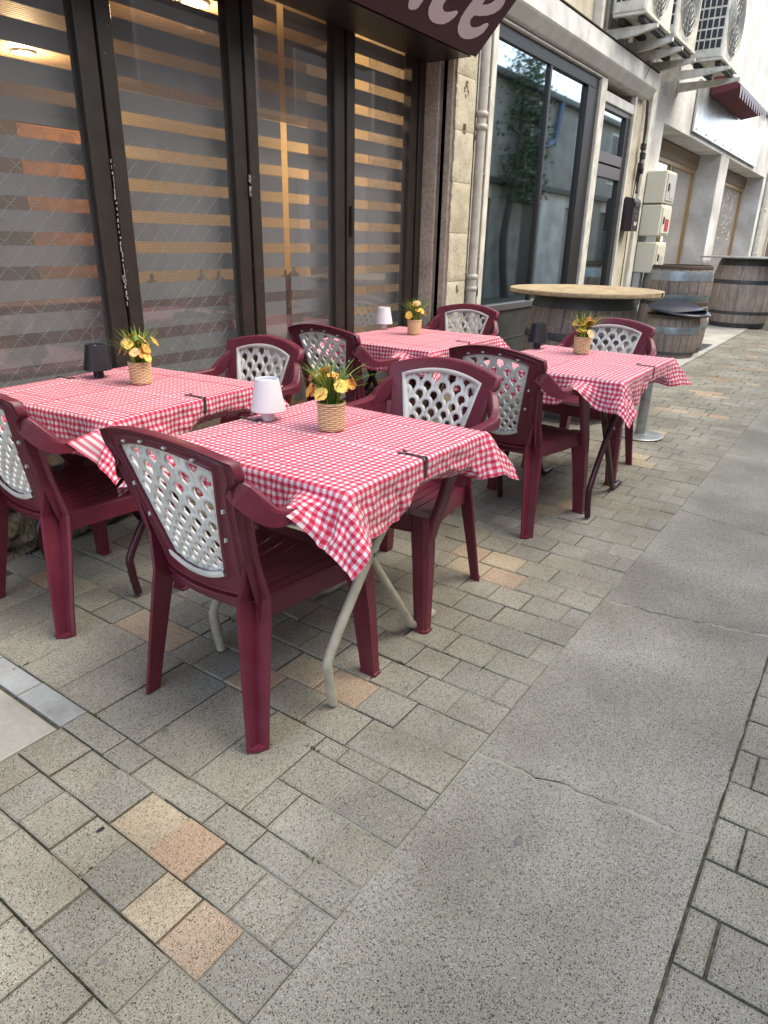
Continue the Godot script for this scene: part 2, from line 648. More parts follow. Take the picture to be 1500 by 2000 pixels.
		for i in fine.size():
			var fi := i / 3
			var ft := (i % 3) / 3.0
			var wi := lerpf(hw[fi], hw[mini(fi + 1, 7)], ft)
			var hi := lerpf(hh[fi], hh[mini(fi + 1, 7)], ft)
			var t: Vector3 = (fine[mini(i + 1, fine.size() - 1)] - fine[maxi(i - 1, 0)]).normalized()
			var sd := t.cross(Vector3.UP).normalized()
			if sd.z < 0: sd = -sd
			var u := sd.cross(t).normalized()
			if u.y < 0: u = -u
			var sec := []
			for c in [[-1, 0.6], [-0.86, 0.92], [-0.6, 1.0], [0.6, 1.0], [0.86, 0.92], [1, 0.6], [1, -1], [0.8, -1], [0.78, 0.0], [-0.78, 0.0], [-0.8, -1], [-1, -1]]:
				var p: Vector3 = fine[i] + sd * wi * c[0] + u * hi * c[1]
				sec.append(Vector3(p.x, p.y, p.z * sg))
			secs.append(sec)
		b.loft(secs)
		part("armrest", b.mesh(), M.burgundy, o)
		b = MB.new()
		secs = []
		for q in [[0.090, 0.682, 0.287, 0.052, 0.009], [0.112, 0.61, 0.284, 0.044, 0.009], [0.158, 0.50, 0.277, 0.036, 0.010], [0.200, 0.42, 0.270, 0.031, 0.011], [0.232, 0.34, 0.265, 0.024, 0.011], [0.246, 0.27, 0.264, 0.013, 0.010]]:
			var w: float = q[3]
			var t: float = q[4]
			secs.append([Vector3(q[0] - w, q[1], (q[2] - t) * sg), Vector3(q[0] + w, q[1], (q[2] - t) * sg), Vector3(q[0] + w, q[1], (q[2] + t * 0.5) * sg), Vector3(q[0] + w * 0.8, q[1], (q[2] + t) * sg), Vector3(q[0] - w * 0.8, q[1], (q[2] + t) * sg), Vector3(q[0] - w, q[1], (q[2] + t * 0.5) * sg)])
		b.loft(secs)
		part("arm_support", b.mesh(), M.burgundy, o)
		# front leg: a six-sided column with a small foot flange
		b = MB.new()
		secs = []
		for q in [[0.220, 0.436, 0.222, 0.040], [0.228, 0.40, 0.232, 0.039], [0.240, 0.25, 0.248, 0.034], [0.254, 0.012, 0.264, 0.027], [0.254, 0.010, 0.264, 0.031], [0.255, 0.0, 0.265, 0.031]]:
			var r: float = q[3]
			var sec := []
			for c in [[-1, -1], [0.55, -1], [1, -0.55], [1, 0.55], [0.55, 1], [-1, 1]]:
				sec.append(Vector3(q[0] + 0.72 * r * c[0], q[1], (q[2] + r * c[1]) * sg))
			secs.append(sec)
		b.loft(secs)
		part("leg", b.mesh(), M.burgundy, o)
		# rear leg: an open angle, hollow on the outside, with a little floor in the foot
		b = MB.new()
		secs = []
		for q in [[-0.150, 0.70, 0.205, 0.022, 0.016], [-0.112, 0.54, 0.184, 0.034, 0.026], [-0.144, 0.43, 0.164, 0.070, 0.056], [-0.154, 0.36, 0.172, 0.068, 0.054], [-0.194, 0.12, 0.200, 0.052, 0.042], [-0.212, 0.0, 0.214, 0.045, 0.038]]:
			var x: float = q[0] - (0.055 if q[1] > 0.5 else 0.0)
			var z: float = q[2]
			var la: float = q[3]
			var lb: float = q[4]
			var t := 0.007
			var sec := []
			for c in [[0, 0], [-la, 0], [-la - 0.004, t], [-la + 0.004, t * 1.6], [-t * 1.6, t * 1.6], [-t, lb - 0.004], [0.0, lb + 0.004], [t, lb]]:
				sec.append(Vector3(x + c[0], q[1], (z + c[1]) * sg))
			secs.append(sec)
		b.loft(secs, false)
		for yy in [0.0, 0.012]:
			var fx := -0.212
			var fz := 0.214
			var tri := [Vector3(fx, yy, fz * sg), Vector3(fx - 0.045, yy, (fz + 0.004) * sg), Vector3(fx - 0.028, yy, (fz + 0.029) * sg), Vector3(fx, yy, (fz + 0.038) * sg)]
			b.quad(tri[0], tri[1], tri[2], tri[3], Vector3.UP if yy > 0 else Vector3.DOWN)
			if yy > 0:
				b.quad(tri[1], tri[2], tri[2] * Vector3(1, 0, 1), tri[1] * Vector3(1, 0, 1), Vector3(-1, 0, sg))
				b.quad(tri[2], tri[3], tri[3] * Vector3(1, 0, 1), tri[2] * Vector3(1, 0, 1), Vector3(-1, 0, sg))
		part("leg", b.mesh(), M.burgundy, o)
	return o

# ---------- folding table: base at the floor, top 0.72 ----------
func make_table(label: String, at: Vector3, turn: float, hx: float, hz: float, m: Material) -> Node3D:
	var o := thing("folding_table", label, "table", at, turn, "folding café tables under gingham cloths")
	part("tabletop", bx(Vector3(0, 0.722, 0), Vector3(hx * 2 - 0.02, 0.026, hz * 2 - 0.02), 0.008), M.table_top, o)
	var zl := hz - 0.115
	for sg in [1.0, -1.0]:
		var z: float = zl * sg
		part("leg", tubes(smooth_path([Vector3(0.15, 0.705, z), Vector3(0.0, 0.535, z), Vector3(-0.105, 0.43, z), Vector3(-0.285, 0.198, z), Vector3(-0.300, 0.12, z), Vector3(-0.285, 0.012, z + 0.004)], 5), 0.0155, 12), m, o)
		part("leg", tubes(smooth_path([Vector3(-0.25, 0.705, z - 0.034 * sg), Vector3(-0.09, 0.455, z - 0.034 * sg), Vector3(0.14, 0.131, z - 0.034 * sg), Vector3(0.20, 0.045, z - 0.034 * sg), Vector3(0.26, 0.017, z - 0.034 * sg), Vector3(0.355, 0.017, z - 0.034 * sg)], 5), 0.0155, 12), m, o)
		part("bolt", tubes([Vector3(-0.095, 0.44, z + 0.022 * sg), Vector3(-0.095, 0.44, z + 0.012 * sg)], 0.008, 8), M.steel, o)
	part("crossbar", tubes([Vector3(0.06, 0.605, zl), Vector3(0.06, 0.605, -zl)], 0.011, 8), m, o)
	part("crossbar", tubes([Vector3(-0.19, 0.61, zl - 0.034), Vector3(-0.19, 0.61, -zl + 0.034)], 0.011, 8), m, o)
	return o

func cloth_mesh(hx: float, hz: float, over: float, sd: int, front_clip := 0.0, arms := 0.0) -> ArrayMesh:
	var f := FastNoiseLite.new()
	f.seed = sd
	f.frequency = 3.0
	var nx := 96
	var nz := 96
	var ax := hx + over
	var az := hz + over
	var p := []
	var uvs := []
	for i in nx + 1:
		var row := []
		var ur := []
		for j in nz + 1:
			var a := lerpf(-ax, ax, float(i) / nx)
			var c := lerpf(-az, az, float(j) / nz)
			var ex := maxf(absf(a) - hx, 0.0)
			var ez := maxf(absf(c) - hz, 0.0)
			var sx := signf(a)
			var sz := signf(c)
			var x := clampf(a, -hx, hx)
			var z := clampf(c, -hz, hz)
			var y := 0.0
			var r := 0.010
			if ex > 0.0 and ez > 0.0:
				var d := sqrt(ex * ex + ez * ez)
				var ph := atan2(ez, ex)
				var fan := lerpf(-0.22, PI / 2 + 0.22, ph / (PI / 2))
				var edge := sin(2.0 * ph)
				var rho := d * (0.42 + 0.16 * edge + 0.10 * edge * sin(ph * 5.0 + sd * 1.7 + sx * 2.0 + sz) )
				x += sx * (minf(d, 0.012) + rho * cos(fan))
				z += sz * (minf(d, 0.012) + rho * sin(fan))
				y -= maxf(sqrt(maxf(d * d - rho * rho, 0.0)) - 0.006, 0.0)
			elif ex > 0.0:
				var w := f.get_noise_2d(c * 1.3, sx * 3.0)
				var s := pow(clampf((absf(c) / hz - 0.60) / 0.40, 0, 1), 2.0)
				x += sx * (minf(ex, 0.012) + 0.012 * w * ex / over + 0.41 * ex * s)
				z -= sz * 0.09 * ex * s
				ex *= 1.0 - 0.09 * s
				# the hem lies on the chairs' armrests where they reach under the table's edge
				var k := maxf(exp(-pow((c - arms - 0.287) / 0.062, 2.0)), exp(-pow((c - arms + 0.287) / 0.062, 2.0)))
				var dropped := minf(ex, 0.030)
				y -= maxf(lerpf(ex, dropped + (ex - dropped) * 0.12, k) - 0.006, 0.0)
				x += sx * k * (ex - dropped) * 0.90
			elif ez > 0.0:
				var w := f.get_noise_2d(a * 1.3, sz * 5.0)
				var s := pow(clampf((absf(a) / hx - 0.60) / 0.40, 0, 1), 2.0)
				z += sz * (minf(ez, 0.012) + 0.014 * w * ez / over + 0.41 * ez * s)
				x -= sx * 0.09 * ez * s
				ez *= 1.0 - 0.09 * s
				var h := over
				if sz > 0:   # the clip gathers the hem: it folds in under the edge
					h = lerpf(0.075, over * 1.1, smoothstep(0.04, 0.42, (front_clip - a) / hx)) if a < front_clip else lerpf(0.075, 0.105, smoothstep(0.1, 1.0, (a - front_clip) / hx))
				h = lerpf(h, over * 1.1, smoothstep(0.70, 0.95, absf(a) / hx))
				var fall := minf(ez, h)
				var rest := ez - fall
				y -= maxf(fall - 0.006, 0.0) + rest * 0.55
				z -= sz * rest * 0.75
				if sz > 0: z += 0.020 * sin(absf(a - front_clip) * 34.0) * (ez / over) * smoothstep(0.0, 0.2, absf(a - front_clip)) * (1.0 - absf(a) / hx)
			else:
				# rounded edge and pressed folds
				var ed := minf(hx - absf(a), hz - absf(c))
				y -= 0.004 * pow(clampf(1.0 - ed / r, 0, 1), 2.0)
				for k in [-0.30, -0.02, 0.27]:
					y += 0.0030 * exp(-pow((a - k) / 0.007, 2.0)) + 0.0030 * exp(-pow((c - k * 0.9) / 0.007, 2.0))
			var loose := clampf((ex + ez) / 0.05, 0.0, 1.0)
			y += 0.0016 * f.get_noise_2d(a * 2.0, c * 2.0)
			x += loose * 0.008 * f.get_noise_2d(a * 5.0 + 40.0, c * 5.0) * signf(a)
			z += loose * 0.010 * f.get_noise_2d(a * 5.0, c * 5.0 + 70.0) * signf(c)
			row.append(Vector3(x, y, z))
			ur.append(Vector2(a, c) / 0.175)
		p.append(row)
		uvs.append(ur)
	var b := MB.new()
	b.grid(p, false, false, true, uvs)
	return b.mesh()

func make_clip() -> ArrayMesh:   # a bent steel strap: up over the table's edge, down its front
	var b := MB.new()
	b.box(Vector3(0, 0.001, -0.028), Vector3(0.011, 0.002, 0.056))
	b.box(Vector3(0, -0.028, 0.0145), Vector3(0.013, 0.062, 0.002))
	b.box(Vector3(0, 0.002, 0.007), Vector3(0.012, 0.002, 0.015))
	for s in [-1.0, 1.0]:
		b.tube([Vector3(0, 0.002, -0.055), Vector3(0.011 * s, 0.003, -0.062), Vector3(0.013 * s, 0.003, -0.075)], 0.0028, 6)
	return b.mesh()

func make_lamp(label: String, at: Vector3, m: Material, inner: Material) -> Node3D:
	var o := thing("table_lamp", label, "lamp", at)
	var b := MB.new()
	b.lathe([Vector2(0.021, 0.0), Vector2(0.0215, 0.002), Vector2(0.0205, 0.06)], 24)
	b.disc(Vector3(0, 0.06, 0), 0.0205, Vector3.UP)
	part("stem", b.mesh(), m, o)
	b = MB.new()
	b.lathe([Vector2(0.058, 0.034), Vector2(0.0585, 0.036), Vector2(0.0395, 0.139), Vector2(0.0385, 0.140), Vector2(0.0375, 0.139)], 36)
	b.lathe([Vector2(0.0375, 0.139), Vector2(0.0565, 0.035), Vector2(0.058, 0.034)], 36)
	part("lamp_shade", b.mesh(), m, o)
	b = MB.new()
	b.lathe([Vector2(0.037, 0.130), Vector2(0.012, 0.128), Vector2(0.008, 0.134), Vector2(0.0001, 0.136)], 24)
	part("reflector", b.mesh(), inner, o)
	return o

func make_plant(label: String, at: Vector3, sd: int) -> Node3D:
	var r := RandomNumberGenerator.new()
	r.seed = sd
	var o := thing("potted_plant", label, "plant", at, r.randf() * TAU, "potted flowers on the café tables")
	var b := MB.new()
	var prof := [Vector2(0.0001, 0.0), Vector2(0.038, 0.0), Vector2(0.0415, 0.003)]
	for k in 13: prof.append(Vector2(0.0425 + 0.003 * k / 12.0 + 0.0008 * (k % 2), 0.006 + 0.077 * k / 12.0))
	prof.append_array([Vector2(0.047, 0.085), Vector2(0.0475, 0.088), Vector2(0.046, 0.092), Vector2(0.043, 0.092), Vector2(0.041, 0.086), Vector2(0.040, 0.076)])
	b.lathe(prof, 40)
	part("basket", b.mesh(), M.basket, o)
	b = MB.new()
	b.disc(Vector3(0, 0.078, 0), 0.041, Vector3.UP)
	part("soil", b.mesh(), M.soil, o)
	for lot in 2:
		b = MB.new()
		for k in 62:
			var a := r.randf() * TAU
			var rr := 0.028 * sqrt(r.randf())
			var base := Vector3(rr * cos(a), 0.077, rr * sin(a))
			var a2 := a + r.randf_range(-0.6, 0.6)
			var lean := r.randf_range(0.12, 0.70) if r.randf() < 0.75 else r.randf_range(0.7, 1.1)
			var len := r.randf_range(0.10, 0.18)
			var dir := Vector3(cos(a2), 0, sin(a2))
			var side := dir.cross(Vector3.UP)
			var wid := r.randf_range(0.0018, 0.0036)
			var L := []
			var R := []
			for q in 6:
				var t := q / 5.0
				var p := base + dir * (len * lean * t * t * 0.9) + Vector3(0, len * (t - 0.35 * lean * t * t), 0)
				var w := wid * (1.0 - pow(t, 2.2)) + 0.0002
				L.append(p - side * w)
				R.append(p + side * w + dir * 0.0008)
			b.grid([L, R])
		part("leaves", b.mesh(), M.leaf if lot == 0 else M.leaf_light, o).set_meta("kind", "stuff")
	for k in 20:
		var a := TAU * k / 20.0 * 3.0 + r.randf_range(-0.3, 0.3)
		var rr := r.randf_range(0.012, 0.068)
		var h := r.randf_range(0.145, 0.205) - rr * 0.55
		var c := Vector3(rr * cos(a), h, rr * sin(a))
		var dir := (Vector3(cos(a), 0, sin(a)) * rr * 14.0 + Vector3(r.randf_range(-0.4, 0.4), 0.55, r.randf_range(-0.4, 0.4))).normalized()
		var bs := Basis(Quaternion(Vector3.UP, dir))
		b = MB.new()
		var size := r.randf_range(0.0175, 0.0235)
		for q in 5:
			var pa := TAU * q / 5.0 + r.randf() * 0.2
			var d := Vector3(cos(pa), 0, sin(pa))
			var s := Vector3(-sin(pa), 0, cos(pa))
			var g := []
			for u in 4:
				var row := []
				for v in 3:
					var t := u / 3.0
					var w: float = [0.15, 0.50, 0.62, 0.36][u]
					row.append(c + bs * (d * size * t + s * size * w * (v - 1) + Vector3.UP * size * (0.35 * t - 0.30 * t * t * t + 0.10 * absf(v - 1.0) * t)))
				g.append(row)
			b.grid(g)
		var fl := part("flower", b.mesh(), [M.petal_yellow, M.petal_peach, M.petal_orange][k % 3], o)
		b = MB.new()
		b.tube([c + bs * Vector3(0, 0.001, 0), c + bs * Vector3(0, 0.006, 0)], [0.0028, 0.0015], 6)
		part("flower_centre", b.mesh(), M.petal_orange, fl)
		b = MB.new()
		b.tube(smooth_path([Vector3(c.x * 0.25, 0.077, c.z * 0.25), c * Vector3(0.6, 0.75, 0.6) + Vector3(0, 0.01, 0), c], 3), 0.0011, 5, false)
		part("flower_stem", b.mesh(), M.leaf, fl)
	return o

func make_barrel(o: Node3D, r_end: float, r_mid: float, h: float, bottom: float, wood: Material, hoops: Array, hoop_m: Array, top := true) -> void:
	var prof := func(t: float) -> float: return r_mid - (r_mid - r_end) * pow(absf(2.0 * t - 1.0), 2.0)
	var staves := 22
	for s in staves:
		var b := MB.new()
		var rows := []
		var out := []
		for k in 9:
			var t := k / 8.0
			var r: float = prof.call(t)
			var row := []
			var ur := []
			for q in [[0.0, -0.006], [0.06, 0.0], [0.35, 0.0012], [0.65, 0.0012], [0.94, 0.0], [1.0, -0.006]]:
				var a: float = TAU * (s + 0.012 + 0.976 * q[0]) / staves
				row.append(Vector3((r + q[1]) * cos(a), bottom + h * t, (r + q[1]) * sin(a)))
				ur.append(Vector2(q[0] * 0.35 + s * 0.37, t * 0.9 + s * 0.21))
			rows.append(row)
			out.append(ur)
		b.grid(rows, false, false, false, out)
		part("stave", b.mesh(), wood, o)
	for k in hoops.size():
		var b := MB.new()
		var t0: float = hoops[k][0]
		var t1: float = hoops[k][1]
		b.lathe([Vector2(prof.call(t0) - 0.004, bottom + h * t0), Vector2(prof.call(t0) + 0.005, bottom + h * t0 + 0.002), Vector2(prof.call(t1) + 0.005, bottom + h * t1 - 0.002), Vector2(prof.call(t1) - 0.004, bottom + h * t1)], 40)
		part("hoop", b.mesh(), hoop_m[k], o)
	if top:
		var b := MB.new()
		b.lathe([Vector2(r_end, bottom + h), Vector2(r_end - 0.025, bottom + h + 0.002), Vector2(r_end - 0.03, bottom + h - 0.035), Vector2(0.0001, bottom + h - 0.035)], 40)
		part("barrel_head", b.mesh(), wood, o)

# ---------- the scene ----------
func _ready() -> void:
	rng.seed = 11
	# camera: a phone held at chest height, tilted down, looking along the shop fronts
	var cam := Camera3D.new()
	cam.name = "camera"
	cam.keep_aspect = Camera3D.KEEP_HEIGHT
	cam.fov = 73.952
	cam.near = 0.05
	cam.far = 400.0
	add_child(cam)
	var yaw := deg_to_rad(55.23926)
	var pit := deg_to_rad(21.79937)
	var rol := deg_to_rad(-1.209188)
	var fw := Vector3(sin(yaw) * cos(pit), -sin(pit), -cos(yaw) * cos(pit))
	var rt := Vector3(cos(yaw), 0, sin(yaw))
	var dn := fw.cross(rt)
	var r2 := rt * cos(rol) + dn * sin(rol)
	var d2 := dn * cos(rol) - rt * sin(rol)
	cam.transform = Transform3D(Basis(r2, -d2, -fw), Vector3(0, 1.32, 0))
	cam.current = true
	var env := Environment.new()
	env.background_mode = Environment.BG_SKY
	var sky := Sky.new()
	var sm := ProceduralSkyMaterial.new()
	sm.sky_top_color = Color(0.66, 0.76, 0.90)
	sm.sky_horizon_color = Color(0.90, 0.92, 0.94)
	sm.sky_curve = 0.25
	sm.ground_bottom_color = Color(0.35, 0.34, 0.32)
	sm.ground_horizon_color = Color(0.75, 0.76, 0.77)
	sm.sky_energy_multiplier = 1.0
	sky.sky_material = sm
	env.sky = sky
	env.background_energy_multiplier = 1.0
	env.tonemap_mode = Environment.TONE_MAPPER_LINEAR
	env.tonemap_exposure = 3.4
	env.sdfgi_enabled = true
	env.ssao_enabled = true
	env.ssil_enabled = true
	var we := WorldEnvironment.new()
	we.name = "world_environment"
	we.environment = env
	add_child(we)
	var sun := DirectionalLight3D.new()
	sun.name = "sun"
	sun.light_energy = 0.5
	sun.light_color = Color(1.0, 0.97, 0.92)
	sun.light_angular_distance = 45.0
	sun.shadow_enabled = true
	sun.rotation_degrees = Vector3(-53, 20, 0)
	add_child(sun)

	materials()
	ground()
	restaurant()
	shop()
	white_building()
	opposite()
	furniture()
	small_things()

func materials() -> void:
	var agg := aggregate(1024, Color8(166, 164, 158), 0.30, 30000, 21)
	var agg2 := aggregate(1024, Color8(171, 169, 163), 0.30, 36000, 22)
	var stain := noise_tex(0.006, Color(0.76, 0.75, 0.73), Color(1.0, 1.0, 1.0), 3, 512, 5)
	var stain2 := noise_tex(0.010, Color(0.80, 0.79, 0.77), Color(1.0, 1.0, 1.0), 8, 512, 5, Color(0.92, 0.92, 0.91))
	var fine := noise_tex(0.05, Color(0.92, 0.92, 0.92), Color(1.0, 1.0, 1.0), 4, 256, 3)
	M.stain = stain
	M.grey_pavers = []
	for c in [Color(1.0, 0.985, 0.95), Color(1.04, 1.025, 0.985), Color(0.965, 0.96, 0.94), Color(1.02, 1.01, 0.98), Color(0.985, 0.97, 0.93)]:
		M.grey_pavers.append(relief(dirt(tri_tex(mat(c, 0.88), agg, 2.3), stain, 0.45), agg, 0.07))
	M.pink_pavers = []
	for c in [Color(1.14, 1.03, 0.94), Color(1.16, 1.09, 0.99), Color(1.17, 1.03, 0.92)]:
		M.pink_pavers.append(relief(dirt(tri_tex(mat(c, 0.88), agg, 2.7), stain, 0.45), agg, 0.06))
	M.gutter = relief(dirt(tri_tex(mat(Color(0.93, 0.925, 0.905), 0.85), agg2, 2.25), noise_tex(0.007, Color(0.74, 0.73, 0.71), Color(1.03, 1.03, 1.03), 31, 512, 6), 0.35), agg2, 0.05)
	M.slate = dirt(tri_tex(mat(Color(0.74, 0.75, 0.76), 0.8), fine, 3.0), stain2, 0.6)
	M.smooth = dirt(tri_tex(mat(Color(0.80, 0.79, 0.77), 0.85), fine, 3.0), stain2, 0.35)
	M.grout = dirt(tri_tex(mat(Color(0.49, 0.47, 0.41), 0.95), noise_tex(0.05, Color(0.46, 0.45, 0.41), Color(1, 1, 1), 14, 256, 3), 2.0), stain2, 1.1)
	M.cement = dirt(tri_tex(mat(Color(0.66, 0.65, 0.61), 0.9), fine, 3.0), stain2, 1.1)
	M.gum = mat(lin(0.16, 0.155, 0.145), 0.8)
	M.moss = mat(lin(0.07, 0.12, 0.03), 0.9)
	M.burgundy = dirt(tri_tex(mat(Color(1, 1, 1), 0.48), scuffed(lin(0.150, 0.016, 0.034), 6), 1.8, false), noise_tex(0.02, Color(0.84, 0.84, 0.86), Color(1, 1, 1), 12, 256, 4), 0.8)
	M.burgundy.roughness_texture = noise_tex(0.02, Color(0.75, 0.75, 0.75), Color(1.0, 1.0, 1.0), 16, 256, 4)
	M.white_plastic = dirt(mat(lin(0.88, 0.88, 0.85), 0.45), stain, 1.6)
	var g := gingham()
	M.gingham = mat(Color(1, 1, 1), 0.9)
	M.gingham.albedo_texture = g
	M.gingham.rim_enabled = true
	M.gingham.rim = 0.25
	dirt(M.gingham, noise_tex(0.02, Color(0.93, 0.93, 0.93), Color(1, 1, 1), 77, 256, 3), 1.5)
	M.table_top = mat(lin(0.35, 0.33, 0.3), 0.6)
	M.cream_tube = dirt(mat(lin(0.50, 0.47, 0.38), 0.4), stain2, 3.0)
	M.dark_tube = dirt(mat(lin(0.055, 0.012, 0.02), 0.3), stain2, 3.0)
	M.steel = mat(lin(0.35, 0.36, 0.37), 0.35, 0.9)
	M.dark_steel = mat(lin(0.10, 0.10, 0.10), 0.4, 0.7)
	M.lamp_white = mat(lin(0.72, 0.71, 0.74), 0.55)
	M.lamp_black = mat(lin(0.012, 0.012, 0.016), 0.5)
	M.reflector = mat(lin(0.6, 0.65, 0.72), 0.4)
	M.basket = mat(Color(1.12, 1.12, 1.12), 0.9)
	var wv := weave_tex()
	M.basket.albedo_texture = wv
	M.basket.uv1_scale = Vector3(1, 12.0, 1)
	relief(M.basket, wv, 0.15)
	M.soil = mat(lin(0.03, 0.025, 0.02), 1.0)
	for l in [["leaf", lin(0.05, 0.13, 0.015)], ["leaf_light", lin(0.26, 0.38, 0.04)], ["petal_yellow", lin(0.82, 0.58, 0.12)], ["petal_peach", lin(0.84, 0.52, 0.26)], ["petal_orange", lin(0.80, 0.38, 0.07)]]:
		M[l[0]] = mat(l[1], 0.6)
		M[l[0]].backlight_enabled = true
		M[l[0]].backlight = l[1] * 0.5
		M[l[0]].cull_mode = BaseMaterial3D.CULL_DISABLED
	# buildings
	M.plaster = relief(dirt(tri_tex(mat(lin(0.66, 0.58, 0.48), 0.92), noise_tex(0.05, Color(0.78, 0.77, 0.75), Color(1, 1, 1), 41, 512, 4), 1.2), stain2, 0.5), noise_tex(0.09, Color.BLACK, Color.WHITE, 42, 256, 3), 0.25)
	M.stone = []
	for c in [lin(0.66, 0.60, 0.48), lin(0.62, 0.56, 0.44), lin(0.69, 0.63, 0.51)]:
		M.stone.append(relief(dirt(tri_tex(mat(c, 0.95), aggregate(512, Color8(250, 249, 245), 0.62, 1400, 55), 1.6), stain2, 0.9), noise_tex(0.07, Color.BLACK, Color.WHITE, 43, 256, 3), 0.18))
	M.rubble = relief(dirt(tri_tex(mat(lin(0.42, 0.35, 0.24), 1.0), noise_tex(0.03, Color(0.45, 0.43, 0.40), Color(1, 1, 1), 44, 512, 5), 1.8), stain2, 1.4), noise_tex(0.04, Color.BLACK, Color.WHITE, 45, 512, 4), 1.2)
	M.frame = dirt(mat(lin(0.034, 0.026, 0.021), 0.42), stain2, 1.5)
	M.chip = mat(lin(0.33, 0.31, 0.28), 0.6)
	M.glass = pane(0.03, Color(0.80, 0.84, 0.86))
	M.glass_shop = mat(lin(0.50, 0.60, 0.62), 0.03, 1.0)
	M.glass_bay = mat(lin(0.62, 0.68, 0.74), 0.03, 1.0)
	M.blind = tri_tex(mat(lin(0.185, 0.185, 0.19), 0.9), noise_tex(0.30, Color(0.85, 0.85, 0.85), Color(1, 1, 1), 61, 256, 2), 4.0)
	M.sheer = mat(Color(lin(0.30, 0.29, 0.27), 0.30), 0.9)
	M.sheer.albedo_color.a = 0.13
	M.sheer.transparency = BaseMaterial3D.TRANSPARENCY_ALPHA
	M.thread = mat(lin(0.10, 0.09, 0.08), 0.9)
	M.room_beige = mat(lin(0.60, 0.49, 0.31), 0.9)
	M.room_orange = tri_tex(mat(lin(0.42, 0.19, 0.05), 0.8), noise_tex(0.03, Color(0.7, 0.68, 0.66), Color(1, 1, 1), 62, 256, 4), 1.2)
	M.room_dark = mat(lin(0.06, 0.04, 0.03), 0.8)
	M.banquette = mat(lin(0.13, 0.014, 0.028), 0.6)
	M.room_floor = mat(lin(0.12, 0.09, 0.07), 0.7)
	M.sign = dirt(tri_tex(mat(lin(0.095, 0.024, 0.044), 0.6), noise_tex(0.2, Color(0.85, 0.85, 0.85), Color(1, 1, 1), 63, 256, 2), 4.0), stain, 0.8)
	M.letter = mat(lin(0.70, 0.62, 0.67), 0.6)
	M.white_paint = dirt(mat(lin(0.74, 0.71, 0.64), 0.5), stain2, 0.9)
	M.cream_wall = relief(dirt(tri_tex(mat(lin(0.68, 0.62, 0.50), 0.9), fine, 1.0), stain2, 0.55), noise_tex(0.05, Color.BLACK, Color.WHITE, 46, 256, 3), 0.03)
	M.box_metal = dirt(mat(lin(0.70, 0.69, 0.67), 0.45), stain2, 0.7)
	M.white_wall = relief(dirt(tri_tex(mat(lin(0.84, 0.83, 0.83), 0.9), fine, 1.0), stain, 0.35), noise_tex(0.06, Color.BLACK, Color.WHITE, 47, 256, 3), 0.015)
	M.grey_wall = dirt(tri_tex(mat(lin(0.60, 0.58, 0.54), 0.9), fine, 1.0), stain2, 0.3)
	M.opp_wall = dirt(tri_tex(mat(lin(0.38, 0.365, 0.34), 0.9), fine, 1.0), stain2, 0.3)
	M.dark_panel = dirt(mat(lin(0.055, 0.055, 0.058), 0.5), stain2, 0.9)
	M.black_frame = mat(lin(0.018, 0.015, 0.014), 0.4)
	M.purple_frame = mat(lin(0.10, 0.09, 0.10), 0.4)
	M.pvc = dirt(mat(lin(0.52, 0.49, 0.44), 0.5), stain2, 1.5)
	M.cable = mat(lin(0.015, 0.015, 0.015), 0.6)
	M.ac = dirt(mat(lin(0.74, 0.72, 0.65), 0.5), stain2, 1.6)
	M.ac_dark = mat(lin(0.015, 0.02, 0.03), 0.5)
	M.meter = mat(lin(0.64, 0.61, 0.50), 0.6)
	M.meter_grey = mat(lin(0.45, 0.45, 0.44), 0.6)
	M.red = mat(lin(0.45, 0.03, 0.03), 0.5)
	M.mailbox = mat(lin(0.035, 0.022, 0.026), 0.35, 0.3)
	M.gold = mat(lin(0.38, 0.25, 0.10), 0.4, 0.3)
	M.brown_box = mat(lin(0.24, 0.17, 0.11), 0.6)
	M.film = mat(lin(0.27, 0.24, 0.22), 0.7)
	M.film_joint = mat(lin(0.33, 0.30, 0.275), 0.7)
	M.panel_metal = dirt(mat(lin(0.62, 0.66, 0.68), 0.22, 0.5), stain2, 0.8)
	M.awning_red = mat(lin(0.12, 0.026, 0.035), 0.9)
	M.awning_grey = mat(lin(0.28, 0.27, 0.34), 0.9)
	var w1 := wood_tex(Color(0.52, 0.48, 0.45), Color(0.80, 0.75, 0.71), 71)
	var w2 := wood_tex(Color(0.52, 0.45, 0.36), Color(0.78, 0.71, 0.59), 72)
	M.barrel_wood = mat(Color(0.95, 0.93, 0.92), 0.85)
	M.barrel_wood.albedo_texture = w1
	relief(M.barrel_wood, w1, 0.3)
	M.barrel_dark = mat(Color(0.80, 0.78, 0.77), 0.85)
	M.barrel_dark.albedo_texture = w1
	relief(M.barrel_dark, w1, 0.3)
	M.top_wood = mat(Color(1.0, 0.98, 0.94), 0.7)
	M.top_wood.albedo_texture = w2
	M.top_wood.uv1_scale = Vector3(1, 1, 1)
	M.galva = dirt(mat(lin(0.36, 0.40, 0.43), 0.42, 0.6), stain2, 2.0)
	M.iron = dirt(mat(lin(0.10, 0.105, 0.11), 0.5, 0.4), stain2, 2.0)
	M.rust = dirt(mat(lin(0.075, 0.045, 0.03), 0.7), stain2, 4.0)
	M.lid = mat(lin(0.035, 0.038, 0.055), 0.28)
	M.silver = dirt(mat(lin(0.46, 0.47, 0.47), 0.35, 0.6), stain2, 2.0)
	M.vine = mat(lin(0.045, 0.075, 0.03), 0.8)
	M.vine.cull_mode = BaseMaterial3D.CULL_DISABLED
	M.bark = mat(lin(0.06, 0.05, 0.04), 0.9)
	M.blue_pipe = mat(lin(0.10, 0.14, 0.22), 0.5)
	M.roof_tile = mat(lin(0.45, 0.20, 0.08), 0.9)

